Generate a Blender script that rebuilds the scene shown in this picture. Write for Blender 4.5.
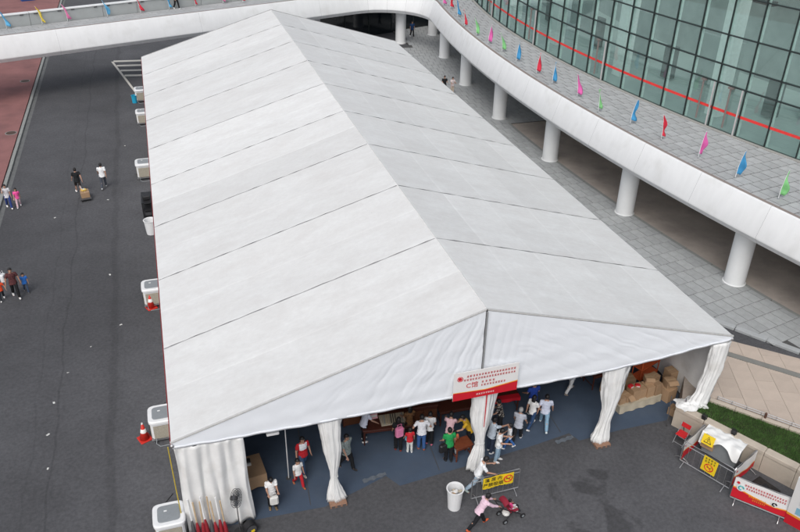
import bpy, bmesh, math, random
import numpy as np
from mathutils import Vector, Matrix, Euler
random.seed(7)
R = math.radians
for o in list(bpy.data.objects): bpy.data.objects.remove(o)
scene = bpy.context.scene
C = scene.collection
# ------------------------------------------------------------------ camera
CAM = Vector((-9.227, -19.461, 21.527)); YAW, PIT, ROL, FPX = R(17.7106), R(30.5926), R(1.08545), 773.64
cf = Vector((math.sin(YAW)*math.cos(PIT), math.cos(YAW)*math.cos(PIT), -math.sin(PIT)))
cr0 = Vector((math.cos(YAW), -math.sin(YAW), 0)); cu0 = cr0.cross(cf)
cr = cr0*math.cos(ROL)+cu0*math.sin(ROL); cu = -cr0*math.sin(ROL)+cu0*math.cos(ROL)
cam = bpy.data.cameras.new('camera'); cam.sensor_width = 36; cam.lens = FPX/800*36; cam.clip_end = 2000
co = bpy.data.objects.new('camera', cam); C.objects.link(co)
co.matrix_world = Matrix(((cr.x, cu.x, -cf.x, CAM.x), (cr.y, cu.y, -cf.y, CAM.y), (cr.z, cu.z, -cf.z, CAM.z), (0, 0, 0, 1)))
scene.camera = co
# ------------------------------------------------------------------ sky, sun, exposure (bright overcast day)
SUN_EL, SUN_AZ = 50, 212          # azimuth clockwise from +Y
w = bpy.data.worlds.new('World'); scene.world = w; w.use_nodes = True
nt = w.node_tree; nt.nodes.clear()
sky = nt.nodes.new('ShaderNodeTexSky'); sky.sky_type = 'NISHITA'; sky.sun_disc = False
sky.sun_elevation = R(SUN_EL); sky.sun_rotation = R(SUN_AZ); sky.air_density = 1.0; sky.dust_density = 4.0; sky.ozone_density = 1.0
hs = nt.nodes.new('ShaderNodeHueSaturation'); hs.inputs['Saturation'].default_value = 0.40
bg = nt.nodes.new('ShaderNodeBackground'); bg.inputs['Strength'].default_value = 0.13
ow = nt.nodes.new('ShaderNodeOutputWorld')
nt.links.new(sky.outputs[0], hs.inputs['Color']); nt.links.new(hs.outputs[0], bg.inputs['Color']); nt.links.new(bg.outputs[0], ow.inputs[0])
sl = bpy.data.lights.new('sun', 'SUN'); sl.energy = 0.75; sl.angle = R(30); sl.color = (1, .985, .96)
so = bpy.data.objects.new('sun', sl); C.objects.link(so)
sd = Vector((math.sin(R(SUN_AZ))*math.cos(R(SUN_EL)), math.cos(R(SUN_AZ))*math.cos(R(SUN_EL)), math.sin(R(SUN_EL))))
so.rotation_euler = sd.to_track_quat('Z', 'Y').to_euler(); so.location = (-30, -40, 60)
scene.view_settings.view_transform = 'Standard'; scene.view_settings.look = 'None'
scene.view_settings.exposure = 0.30; scene.view_settings.gamma = 1
scene.render.engine = 'CYCLES'

# ------------------------------------------------------------------ helpers
def G(px, py, z=0.0):
    """pixel of the photograph -> point on the horizontal plane z"""
    d = cf+cr*((px-400)/FPX)+cu*((266-py)/FPX); t = (z-CAM.z)/d.z
    return CAM+d*t
def srgb(h):
    c = [int(h[i:i+2], 16)/255 for i in (0, 2, 4)]
    return tuple(x/12.92 if x <= .04045 else ((x+.055)/1.055)**2.4 for x in c)
MATS = {}
def mat(name, col, rough=.6, var=.12, scale=6, bump=0, bscale=60, metal=0, rnd=0, spec=.4, coat=0, sheen=0, stretch=None, dirt=None, trans=0):
    """principled material with noise colour variation; col linear rgb"""
    if name in MATS: return MATS[name]
    if isinstance(col, str): col = srgb(col)
    m = bpy.data.materials.new(name); m.use_nodes = True; t = m.node_tree; n = t.nodes; L = t.links
    b = n['Principled BSDF']; b.inputs['Roughness'].default_value = rough; b.inputs['Metallic'].default_value = metal
    b.inputs['Specular IOR Level'].default_value = spec
    if coat: b.inputs['Coat Weight'].default_value = coat
    tc = n.new('ShaderNodeTexCoord'); src = tc.outputs['Object']
    if stretch:
        mp = n.new('ShaderNodeMapping'); mp.inputs['Scale'].default_value = stretch; L.new(src, mp.inputs[0]); src = mp.outputs[0]
    nz = n.new('ShaderNodeTexNoise'); nz.inputs['Scale'].default_value = scale; nz.inputs['Detail'].default_value = 5; nz.inputs['Roughness'].default_value = .65
    L.new(src, nz.inputs['Vector'])
    mr = n.new('ShaderNodeMapRange'); mr.inputs[1].default_value = .25; mr.inputs[2].default_value = .75
    mr.inputs[3].default_value = 1-var; mr.inputs[4].default_value = 1+var; L.new(nz.outputs[0], mr.inputs[0])
    val = mr.outputs[0]
    if rnd:
        oi = n.new('ShaderNodeObjectInfo'); r2 = n.new('ShaderNodeMapRange'); r2.inputs[3].default_value = 1-rnd; r2.inputs[4].default_value = 1+rnd
        L.new(oi.outputs['Random'], r2.inputs[0]); mm = n.new('ShaderNodeMath'); mm.operation = 'MULTIPLY'; L.new(val, mm.inputs[0]); L.new(r2.outputs[0], mm.inputs[1]); val = mm.outputs[0]
    vm = n.new('ShaderNodeVectorMath'); vm.operation = 'SCALE'; vm.inputs[0].default_value = col; L.new(val, vm.inputs['Scale'])
    out = vm.outputs[0]
    if dirt:                      # (colour, scale, threshold, amount)
        n2 = n.new('ShaderNodeTexNoise'); n2.inputs['Scale'].default_value = dirt[1]; n2.inputs['Detail'].default_value = 6; L.new(tc.outputs['Object'], n2.inputs['Vector'])
        m2 = n.new('ShaderNodeMapRange'); m2.inputs[1].default_value = dirt[2]; m2.inputs[2].default_value = dirt[2]+.2; m2.inputs[3].default_value = 0; m2.inputs[4].default_value = dirt[3]
        L.new(n2.outputs[0], m2.inputs[0]); mx = n.new('ShaderNodeMix'); mx.data_type = 'RGBA'
        L.new(m2.outputs[0], mx.inputs['Factor']); L.new(out, mx.inputs[6]); mx.inputs[7].default_value = (*dirt[0], 1); out = mx.outputs[2]
    L.new(out, b.inputs['Base Color'])
    if bump:
        n3 = n.new('ShaderNodeTexNoise'); n3.inputs['Scale'].default_value = bscale; n3.inputs['Detail'].default_value = 4; L.new(src, n3.inputs['Vector'])
        bp = n.new('ShaderNodeBump'); bp.inputs['Strength'].default_value = bump; bp.inputs['Distance'].default_value = .02
        L.new(n3.outputs[0], bp.inputs['Height']); L.new(bp.outputs[0], b.inputs['Normal'])
    MATS[name] = m
    return m

class MB:
    def __init__(s): s.v = []; s.f = []; s.m = []
    def add(s, vs, fs, mi=0):
        o = len(s.v); s.v += [tuple(p) for p in vs]; s.f += [tuple(i+o for i in f) for f in fs]; s.m += [mi]*len(fs); return s
    def box(s, c, d, mi=0, rot=None, bev=0):
        x, y, z = d[0]/2, d[1]/2, d[2]/2
        if bev:
            b = min(bev, x*.9, y*.9, z*.9); pts = []
            ring = lambda zz, ix: [(-x+ix+b*0, -y+b+ix*0, zz)]
            def oct_(zz, e):
                X, Y = x-e, y-e; c_ = b
                return [(-X+c_, -Y, zz), (X-c_, -Y, zz), (X, -Y+c_, zz), (X, Y-c_, zz), (X-c_, Y, zz), (-X+c_, Y, zz), (-X, Y-c_, zz), (-X, -Y+c_, zz)]
            rings = [oct_(-z, b*.7), oct_(-z+b*.7, 0), oct_(z-b*.7, 0), oct_(z, b*.7)]
            vs = [p for r_ in rings for p in r_]; fs = [tuple(range(7, -1, -1)), tuple(range(24, 32))]
            for k in range(3):
                for i in range(8): j = (i+1) % 8; fs.append((k*8+i, k*8+j, k*8+8+j, k*8+8+i))
        else:
            vs = [(-x, -y, -z), (x, -y, -z), (x, y, -z), (-x, y, -z), (-x, -y, z), (x, -y, z), (x, y, z), (-x, y, z)]
            fs = [(3, 2, 1, 0), (4, 5, 6, 7), (0, 1, 5, 4), (1, 2, 6, 5), (2, 3, 7, 6), (3, 0, 4, 7)]
        if rot is not None:
            M = Euler(rot).to_matrix() if not isinstance(rot, Matrix) else rot
            vs = [M @ Vector(p) for p in vs]
        c = Vector(c)
        return s.add([Vector(p)+c for p in vs], fs, mi)
    def tube(s, pts, r, n=8, mi=0, cap=True, flat=1.0):
        pts = [Vector(p) for p in pts]; rs = r if isinstance(r, (list, tuple)) else [r]*len(pts); vs = []; up = None
        for i, p in enumerate(pts):
            t = (pts[min(i+1, len(pts)-1)]-pts[max(i-1, 0)])
            t = t.normalized() if t.length > 1e-9 else Vector((0, 0, 1))
            if up is None: up = Vector((0, 0, 1)) if abs(t.z) < .9 else Vector((1, 0, 0))
            a = t.cross(up)
            if a.length < 1e-6: a = t.cross(Vector((0, 1, 0)))
            a.normalize(); b = t.cross(a).normalized(); up = -b if False else up
            for k in range(n):
                q = 2*math.pi*k/n; vs.append(p+(a*math.cos(q)+b*math.sin(q)*flat)*rs[i])
        fs = []
        for i in range(len(pts)-1):
            for k in range(n):
                j = (k+1) % n; fs.append((i*n+k, i*n+j, i*n+n+j, i*n+n+k))
        if cap: fs.append(tuple(range(n-1, -1, -1))); e = (len(pts)-1)*n; fs.append(tuple(range(e, e+n)))
        return s.add(vs, fs, mi)
    def rings(s, rings, mi=0, cap=True, closed=True):
        n = len(rings[0]); vs = [p for r_ in rings for p in r_]; fs = []
        for i in range(len(rings)-1):
            for k in range(n if closed else n-1):
                j = (k+1) % n; fs.append((i*n+k, i*n+j, i*n+n+j, i*n+n+k))
        if cap: fs.append(tuple(range(n-1, -1, -1))); e = (len(rings)-1)*n; fs.append(tuple(range(e, e+n)))
        return s.add(vs, fs, mi)
    def prism(s, poly, z0, z1, mi=0):
        n = len(poly); vs = [(p[0], p[1], z0) for p in poly]+[(p[0], p[1], z1) for p in poly]
        fs = [tuple(range(n-1, -1, -1)), tuple(range(n, 2*n))]+[(i, (i+1) % n, n+(i+1) % n, n+i) for i in range(n)]
        return s.add(vs, fs, mi)
    def ball(s, c, r, n=10, m=7, mi=0, M=None):
        c = Vector(c); r = (r, r, r) if isinstance(r, (int, float)) else r; vs = []; fs = []
        vs.append((0, 0, -r[2]))
        for i in range(1, m):
            a = -math.pi/2+math.pi*i/m
            for k in range(n): q = 2*math.pi*k/n; vs.append((r[0]*math.cos(a)*math.cos(q), r[1]*math.cos(a)*math.sin(q), r[2]*math.sin(a)))
        vs.append((0, 0, r[2])); T = len(vs)-1
        for k in range(n): fs.append((0, 1+(k+1) % n, 1+k)); fs.append((T, T-n+k, T-n+(k+1) % n))
        for i in range(m-2):
            for k in range(n): j = (k+1) % n; fs.append((1+i*n+k, 1+i*n+j, 1+i*n+n+j, 1+i*n+n+k))
        vs = [Vector(p) for p in vs]
        if M is not None: vs = [M @ p for p in vs]
        return s.add([p+c for p in vs], fs, mi)
    def grid(s, fn, nu, nv, mi=0):
        vs = [fn(i/nu, j/nv) for j in range(nv+1) for i in range(nu+1)]
        fs = [(j*(nu+1)+i, j*(nu+1)+i+1, (j+1)*(nu+1)+i+1, (j+1)*(nu+1)+i) for j in range(nv) for i in range(nu)]
        return s.add(vs, fs, mi)
    def mesh(s, name, mats, smooth=False):
        me = bpy.data.meshes.new(name); me.from_pydata(s.v, [], s.f)
        for m_ in (mats if isinstance(mats, (list, tuple)) else [mats]): me.materials.append(m_)
        if any(s.m): me.polygons.foreach_set('material_index', s.m)
        if smooth: me.polygons.foreach_set('use_smooth', [True]*len(me.polygons))
        me.update(); return me
    def build(s, name, mats, parent=None, smooth=False, loc=(0, 0, 0), rz=0):
        return link(name, s.mesh(name, mats, smooth), parent, loc, rz)
def link(name, me, parent=None, loc=(0, 0, 0), rz=0):
    o = bpy.data.objects.new(name, me); C.objects.link(o); o.location = loc; o.rotation_euler = (0, 0, rz)
    if parent: o.parent = parent
    return o
def tag(o, label=None, cat=None, group=None, kind=None):
    if label: o['label'] = label
    if cat: o['category'] = cat
    if group: o['group'] = group
    if kind: o['kind'] = kind
    return o
def thing(name, label, cat, loc=(0, 0, 0), rz=0, group=None):
    o = bpy.data.objects.new(name, None); C.objects.link(o); o.location = loc; o.rotation_euler = (0, 0, rz); o.empty_display_size = .2
    return tag(o, label, cat, group)
def solidify(me_obj, th):
    md = me_obj.modifiers.new('thickness', 'SOLIDIFY'); md.thickness = th; md.offset = 0
    return me_obj
def text_mesh(body, size, name):
    cu_ = bpy.data.curves.new(name, 'FONT'); cu_.body = body; cu_.size = size; cu_.align_x = 'CENTER'; cu_.align_y = 'CENTER'; cu_.extrude = .002
    cu_.resolution_u = 2
    o = bpy.data.objects.new(name, cu_); C.objects.link(o); bpy.context.view_layer.update()
    dg = bpy.context.evaluated_depsgraph_get(); me = bpy.data.meshes.new_from_object(o.evaluated_get(dg)); bpy.data.objects.remove(o)
    return me
def nz(x, y, s=0):   # cheap smooth pseudo-noise
    return (math.sin(x*1.7+s)*math.cos(y*2.3+s*1.3)+math.sin(x*3.9-y*1.1+s*2.1)*.5+math.sin(y*5.3+x*.7+s*.7)*.3)/1.8

# ------------------------------------------------------------------ materials
def asphalt_mat():
    m = mat('asphalt', (.073, .074, .080), .85, .16, .6, .35, 90); t = m.node_tree; n = t.nodes; L = t.links; b = n['Principled BSDF']
    src = b.inputs['Base Color'].links[0].from_socket; tc = n.new('ShaderNodeTexCoord')
    sx = n.new('ShaderNodeSeparateXYZ'); L.new(tc.outputs['Object'], sx.inputs[0])
    nn = n.new('ShaderNodeTexNoise'); nn.inputs['Scale'].default_value = .25; nn.inputs['Detail'].default_value = 4; L.new(tc.outputs['Object'], nn.inputs['Vector'])
    def mul(a, b_): q = n.new('ShaderNodeMath'); q.operation = 'MULTIPLY'; L.new(a, q.inputs[0]); (L.new(b_, q.inputs[1]) if not isinstance(b_, float) else setattr(q.inputs[1], 'default_value', b_)); return q.outputs[0]
    def rng(a, lo, hi, o0, o1):
        q = n.new('ShaderNodeMapRange'); q.interpolation_type = 'SMOOTHSTEP'; L.new(a, q.inputs[0])
        for i, v_ in enumerate((lo, hi, o0, o1)): q.inputs[i+1].default_value = v_
        return q.outputs[0]
    # wandering x
    ad = n.new('ShaderNodeMath'); ad.operation = 'MULTIPLY_ADD'; L.new(nn.outputs[0], ad.inputs[0]); ad.inputs[1].default_value = .9; L.new(sx.outputs[0], ad.inputs[2])
    X = ad.outputs[0]
    def line(x0, hw, v):       # darker sealed crack along y
        q = n.new('ShaderNodeMath'); q.operation = 'SUBTRACT'; L.new(X, q.inputs[0]); q.inputs[1].default_value = x0
        a = n.new('ShaderNodeMath'); a.operation = 'ABSOLUTE'; L.new(q.outputs[0], a.inputs[0]); return rng(a.outputs[0], hw*.4, hw, v, 1.0)
    f = mul(line(-14.75, .06, .80), line(-15.55, .05, .9)); f = mul(f, line(-12.55, .22, .86))
    # paler strip beside the tent, darker wheel tracks
    f = mul(f, rng(X, -12.6, -11.9, 1.0, 1.12))
    v2 = n.new('ShaderNodeTexVoronoi'); v2.inputs['Scale'].default_value = 240; L.new(tc.outputs['Object'], v2.inputs['Vector'])
    f = mul(f, rng(v2.outputs['Distance'], 0, .8, 1.18, .86))
    # water / oil stains in front of the tent
    n4 = n.new('ShaderNodeTexNoise'); n4.inputs['Scale'].default_value = .62; n4.inputs['Detail'].default_value = 7; n4.inputs['Distortion'].default_value = .6; L.new(tc.outputs['Object'], n4.inputs['Vector'])
    px_ = rng(sx.outputs[0], 1.0, 2.5, 0.0, 1.0); py_ = rng(sx.outputs[1], -5.2, -4.2, 0.0, 1.0); pz_ = rng(sx.outputs[1], -.8, -1.6, 0.0, 1.0)
    st = mul(mul(px_, py_), mul(pz_, rng(sx.outputs[0], 6.0, 4.6, 0.0, 1.0)))
    th = n.new('ShaderNodeMath'); th.operation = 'MULTIPLY_ADD'; L.new(st, th.inputs[0]); th.inputs[1].default_value = .20; L.new(n4.outputs[0], th.inputs[2])
    f = mul(f, rng(th.outputs[0], .73, .80, 1.0, .64))
    n6 = n.new('ShaderNodeTexNoise'); n6.inputs['Scale'].default_value = 7; n6.inputs['Detail'].default_value = 8; n6.inputs['Roughness'].default_value = .75; L.new(tc.outputs['Object'], n6.inputs['Vector'])
    f = mul(f, rng(n6.outputs[0], .3, .7, .78, 1.22))
    n5 = n.new('ShaderNodeTexNoise'); n5.inputs['Scale'].default_value = .09; n5.inputs['Detail'].default_value = 3; L.new(tc.outputs['Object'], n5.inputs['Vector'])
    f = mul(f, rng(n5.outputs[0], .35, .65, .86, 1.14))
    vm = n.new('ShaderNodeVectorMath'); vm.operation = 'SCALE'; L.new(src, vm.inputs[0]); L.new(f, vm.inputs['Scale']); L.new(vm.outputs[0], b.inputs['Base Color'])
    return m
M_ASPH = asphalt_mat()
def roof_mat(name, along):
    """white PVC; uv.x = along ridge inside the bay (0..1), uv.y = ridge->eave (0..1)"""
    m = mat(name, (.725, .735, .73), .55, .05, 5, .12, 25, rnd=.035, spec=.3); t = m.node_tree; n = t.nodes; L = t.links; b = n['Principled BSDF']
    src = b.inputs['Base Color'].links[0].from_socket
    uv = n.new('ShaderNodeTexCoord'); sp = n.new('ShaderNodeSeparateXYZ'); L.new(uv.outputs['UV'], sp.inputs[0])
    wv = n.new('ShaderNodeMath'); wv.operation = 'MULTIPLY'; L.new(sp.outputs[0 if along == 'rafter' else 1], wv.inputs[0]); wv.inputs[1].default_value = 2.0 if along == 'rafter' else 5.0
    pp = n.new('ShaderNodeMath'); pp.operation = 'FRACT'; L.new(wv.outputs[0], pp.inputs[0])
    mr = n.new('ShaderNodeMapRange'); L.new(pp.outputs[0], mr.inputs[0]); mr.inputs[1].default_value = 0; mr.inputs[2].default_value = .055 if along == 'rafter' else .07; mr.inputs[3].default_value = 1.07; mr.inputs[4].default_value = 1.0
    fl = n.new('ShaderNodeMath'); fl.operation = 'FLOOR'; L.new(wv.outputs[0], fl.inputs[0]); o2 = n.new('ShaderNodeObjectInfo'); a2 = n.new('ShaderNodeMath'); a2.operation = 'MULTIPLY_ADD'; L.new(o2.outputs['Random'], a2.inputs[0]); a2.inputs[1].default_value = 97.0; L.new(fl.outputs[0], a2.inputs[2])
    wn_ = n.new('ShaderNodeTexWhiteNoise'); wn_.noise_dimensions = '1D'; L.new(a2.outputs[0], wn_.inputs['W'])          # each welded strip its own tone
    ws = n.new('ShaderNodeMapRange'); L.new(wn_.outputs['Value'], ws.inputs[0]); ws.inputs[3].default_value = .955; ws.inputs[4].default_value = 1.03
    wm = n.new('ShaderNodeMath'); wm.operation = 'MULTIPLY'; L.new(ws.outputs[0], wm.inputs[0]); L.new(mr.outputs[0], wm.inputs[1]); mr = wm
    # blotchy grime
    mp = n.new('ShaderNodeMapping'); mp.inputs['Scale'].default_value = (4.5, 4.2, 1); L.new(uv.outputs['UV'], mp.inputs[0])
    oi = n.new('ShaderNodeObjectInfo'); ad = n.new('ShaderNodeVectorMath'); ad.operation = 'ADD'; L.new(mp.outputs[0], ad.inputs[0])
    sc = n.new('ShaderNodeVectorMath'); sc.operation = 'SCALE'; sc.inputs[0].default_value = (17, 31, 5); L.new(oi.outputs['Random'], sc.inputs['Scale']); L.new(sc.outputs[0], ad.inputs[1])
    ns = n.new('ShaderNodeTexNoise'); ns.inputs['Scale'].default_value = 1.3; ns.inputs['Detail'].default_value = 12; ns.inputs['Roughness'].default_value = .78; L.new(ad.outputs[0], ns.inputs['Vector'])
    m2 = n.new('ShaderNodeMapRange'); L.new(ns.outputs[0], m2.inputs[0]); m2.inputs[1].default_value = .35; m2.inputs[2].default_value = .75; m2.inputs[3].default_value = 0; m2.inputs[4].default_value = .7
    mx = n.new('ShaderNodeMix'); mx.data_type = 'RGBA'; L.new(m2.outputs[0], mx.inputs['Factor']); L.new(src, mx.inputs[6]); mx.inputs[7].default_value = (.56, .545, .53, 1)
    vo = n.new('ShaderNodeTexVoronoi'); vo.inputs['Scale'].default_value = 2.2; L.new(ad.outputs[0], vo.inputs['Vector'])          # a few small dark spots
    sg = n.new('ShaderNodeMapRange'); L.new(vo.outputs['Distance'], sg.inputs[0]); sg.inputs[1].default_value = .012; sg.inputs[2].default_value = .02; sg.inputs[3].default_value = 1; sg.inputs[4].default_value = 0
    cr_ = n.new('ShaderNodeSeparateColor'); L.new(vo.outputs['Color'], cr_.inputs[0]); gt = n.new('ShaderNodeMath'); gt.operation = 'GREATER_THAN'; L.new(cr_.outputs[0], gt.inputs[0]); gt.inputs[1].default_value = .93
    sm = n.new('ShaderNodeMath'); sm.operation = 'MULTIPLY'; L.new(sg.outputs[0], sm.inputs[0]); L.new(gt.outputs[0], sm.inputs[1])
    mk = n.new('ShaderNodeMix'); mk.data_type = 'RGBA'; L.new(sm.outputs[0], mk.inputs['Factor']); L.new(mx.outputs[2], mk.inputs[6]); mk.inputs[7].default_value = (.12, .12, .12, 1); mx = mk
    vm = n.new('ShaderNodeVectorMath'); vm.operation = 'SCALE'; L.new(mx.outputs[2], vm.inputs[0]); L.new(mr.outputs[0], vm.inputs['Scale']); L.new(vm.outputs[0], b.inputs['Base Color'])
    return m
M_ROOFL = roof_mat('roof_pvc_rafter_welds', 'rafter'); M_ROOFR = roof_mat('roof_pvc_ridge_welds', 'ridge')
M_GABLE = mat('gable_pvc', (.75, .78, .82), .5, .03, 1.2, .1, 18, spec=.3)
M_CURT = mat('curtain_pvc', (.74, .745, .74), .55, .06, 3, .15, 20, dirt=((.50, .48, .45), 1.2, .55, .45))
M_ALU = mat('aluminium', (.42, .43, .45), .4, .1, 8, metal=.7)
M_RAIL = mat('keder_rail', (.34, .34, .345), .55, .2, 5)
M_RED = mat('red_trim', (.32, .02, .02), .6)
M_WHITEP = mat('white_cladding', (.82, .83, .835), .45, .045, 1.5, .05, 3, stretch=(1.4, 1.4, .12), dirt=((.62, .62, .60), .9, .55, .35))
M_COLW = mat('white_column_paint', (.80, .815, .82), .5, .05, .8, dirt=((.5, .49, .47), 1.1, .6, .35))
M_PAVE = mat('grey_paver', (.36, .375, .38), .8, .14, 2.2, .25, 60, rnd=.07)
M_JOINT = mat('paver_joint', (.085, .085, .085), .9, .2, 6)
M_DECKP = mat('deck_paver', (.39, .40, .405), .8, .13, 1.8, .2, 50, rnd=.08)
M_TERR = mat('beige_slab', (.46, .385, .325), .8, .09, 1.5, .2, 60, rnd=.07, dirt=((.28, .25, .22), .8, .6, .35))
M_TERRJ = mat('beige_joint', (.34, .29, .25), .9)
M_STONE = mat('beige_stone', (.47, .41, .34), .75, .08, 2.5, .2, 40, dirt=((.28, .24, .2), 1.5, .58, .4))
M_BAND = mat('grey_band', (.20, .20, .185), .8, .1, 3)
M_SOIL = mat('bare_concrete_floor', (.42, .37, .33), .9, .25, .45, .3, 20, dirt=((.25, .22, .2), .5, .55, .6))
M_PINK = mat('pink_paving', (.25, .115, .11), .85, .14, .7, .2, 40, dirt=((.15, .075, .075), .4, .5, .6))
M_KERB = mat('granite_kerb', (.25, .26, .25), .75, .12, 2, .15, 40)
M_PAINT = mat('road_paint', (.55, .53, .48), .7, .15, 4)
M_CARPET = mat('blue_grey_carpet', (.060, .086, .130), .95, .12, 1.3, .2, 120, dirt=((.08, .10, .135), .8, .52, .5))
M_DARKWOOD = mat('dark_red_wood', (.075, .022, .014), .4, .35, 9, stretch=(1, 6, 6))
M_CARD = mat('cardboard', (.36, .235, .14), .8, .1, 4, rnd=.14)
M_CARDTAPE = mat('packing_tape', (.42, .30, .18), .4)
M_BLACK = mat('black_plastic', (.018, .018, .02), .45)
M_DKGREY = mat('dark_grey', (.07, .07, .075), .5)
M_STEEL = mat('brushed_steel', (.5, .5, .51), .35, .08, 20, metal=.85)
M_WPLAST = mat('white_plastic', (.74, .75, .76), .4, .04, 4, dirt=((.5, .48, .45), 4, .6, .3))
M_GREYPAN = mat('grey_panel', (.24, .26, .275), .3, .08, 6)
M_PAD = mat('cooling_pad', (.36, .33, .27), .9, .35, 45, .6, 60)
M_CONE = mat('cone_red', (.55, .03, .02), .5, .08, 8)
M_YEL = mat('yellow_board', (.78, .56, .02), .5, .05, 6)
M_INK = mat('black_ink', (.02, .02, .02), .6)
M_REDB = mat('banner_red', (.55, .012, .025), .5, .06, 3)
M_ORB = mat('banner_orange', (.80, .33, .03), .5, .04, 3)
M_WHB = mat('banner_white', (.73, .72, .71), .5, .04, 2)
M_BLUEB = mat('banner_blue', (.22, .45, .58), .5, .1, 5)
M_TEALB = mat('banner_teal', (.08, .38, .40), .5)
M_BEIGEC = mat('beige_cloth', (.45, .40, .31), .9, .08, 5, .2, 30)
M_REDPL = mat('red_plastic', (.55, .02, .025), .45)
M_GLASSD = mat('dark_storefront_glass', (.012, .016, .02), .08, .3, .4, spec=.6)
M_WOODL = mat('pale_wood', (.5, .38, .25), .6, .15, 8)
M_BRICKW = mat('weathered_block', (.26, .15, .10), .85, .2, 10)
M_PAPER = mat('paper', (.62, .62, .60), .8)
def grass_mat():
    return mat('grass_blades', (.062, .135, .03), .8, .5, 2.0, dirt=((.12, .16, .045), 1.1, .55, .5))
M_GRASS = grass_mat()
def glass_mat():
    m = bpy.data.materials.new('green_tinted_glass'); m.use_nodes = True; t = m.node_tree; n = t.nodes; L = t.links; n.clear()
    out = n.new('ShaderNodeOutputMaterial'); tr = n.new('ShaderNodeBsdfTransparent'); tr.inputs[0].default_value = (.885, .955, .94, 1)
    gl = n.new('ShaderNodeBsdfGlossy'); gl.inputs['Roughness'].default_value = .03; gl.inputs[0].default_value = (.75, .85, .83, 1)
    df = n.new('ShaderNodeBsdfDiffuse'); df.inputs[0].default_value = (.40, .58, .54, 1)
    fr = n.new('ShaderNodeFresnel'); ge = n.new('ShaderNodeNewGeometry'); io = n.new('ShaderNodeMapRange'); L.new(ge.outputs['Backfacing'], io.inputs[0]); io.inputs[3].default_value = 1.55; io.inputs[4].default_value = 1/1.55; L.new(io.outputs[0], fr.inputs[0])   # same reflectance on both faces of the thin pane
    nn = n.new('ShaderNodeTexNoise'); nn.inputs['Scale'].default_value = .4; tc = n.new('ShaderNodeTexCoord'); L.new(tc.outputs['Object'], nn.inputs['Vector'])
    ad = n.new('ShaderNodeMath'); ad.operation = 'MULTIPLY_ADD'; L.new(nn.outputs[0], ad.inputs[0]); ad.inputs[1].default_value = .05; L.new(fr.outputs[0], ad.inputs[2])
    m1 = n.new('ShaderNodeMixShader'); m1.inputs[0].default_value = .07; L.new(tr.outputs[0], m1.inputs[1]); L.new(df.outputs[0], m1.inputs[2])
    mx = n.new('ShaderNodeMixShader'); L.new(ad.outputs[0], mx.inputs[0]); L.new(m1.outputs[0], mx.inputs[1]); L.new(gl.outputs[0], mx.inputs[2]); L.new(mx.outputs[0], out.inputs[0])
    return m
M_GLASS = glass_mat()
M_MULL = mat('dark_mullion', (.022, .03, .03), .45)
M_FIN = mat('pale_glass_fin', (.74, .82, .80), .3)
M_INFLOOR = mat('interior_floor', (.40, .45, .44), .35, .1, 1)
M_INWALL = mat('interior_wall', (.30, .33, .33), .7, .3, .35)
M_CLEARROOF = bpy.data.materials.new('unseen_roof_clear'); M_CLEARROOF.use_nodes = True
_n = M_CLEARROOF.node_tree.nodes; _n.clear(); _o = _n.new('ShaderNodeOutputMaterial'); _t = _n.new('ShaderNodeBsdfTransparent'); _t.inputs[0].default_value = (.82, .86, .85, 1); M_CLEARROOF.node_tree.links.new(_t.outputs[0], _o.inputs[0])  # see-through material for the unseen roof, lets sky light in

# ------------------------------------------------------------------ ground, kerb, pink pavement, markings
g = MB().add([(-500, -200, 0), (500, -200, 0), (500, 700, 0), (-500, 700, 0)], [(0, 1, 2, 3)]).build('asphalt_ground', M_ASPH); tag(g, kind='structure')
XK = -19.75
o = MB().box((XK-30, 35, .05), (59.4, 160, .1)).build('pink_pavement', M_PINK); tag(o, kind='structure')
pk = o
kb = tag(thing('kerb', None, None), kind='structure')
kme = MB().box((0, 0, .065), (.22, 1.96, .13), bev=.02).mesh('kerb_stone', M_KERB)
for i in range(48): link('kerb_stone', kme, kb, (XK-.1+random.uniform(-.006, .006), -5+i*2.0, 0))
gut = MB().box((XK+.17, 42, .002), (.28, 98, .006)).build('gutter', mat('gutter_concrete', (.13, .135, .135), .85, .2, 2)); tag(gut, kind='structure')
def manhole(px, py):
    p = G(px, py, .1); r = thing('manhole_cover', None, 'manhole', (p.x, p.y, .1), 0, 'manhole covers in the pink pavement')
    MB().tube([(0, 0, -.02), (0, 0, .008)], .42, 20).build('frame', M_KERB, r); MB().tube([(0, 0, 0), (0, 0, .014)], .36, 20).build('lid', mat('rusty_iron', (.07, .045, .035), .7, .2, 20), r); return r
a = manhole(11, 133); a['label'] = 'round rusty manhole cover near the kerb in the pink pavement'
a = manhole(25, 81); a['label'] = 'round manhole cover in the shade on the pink pavement by the walkway'
hz = tag(thing('hatched_road_marking', None, None), kind='structure')
MB().add([(-13.62, 59.8, .004), (-13.42, 59.8, .004), (-11.3, 49.2, .004), (-11.5, 49.2, .004)], [(0, 3, 2, 1)]).build('marking_line', M_PAINT, hz)
for y, x in ((58.0, -13.1), (56.3, -12.75), (54.6, -12.4), (59.6, -13.4)):
    MB().add([(x, y, .004), (x, y+.55, .004), (-9.5, y+.05, .004), (-9.5, y-.5, .004)], [(0, 3, 2, 1)]).build('marking_stripe', M_PAINT, hz)
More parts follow.
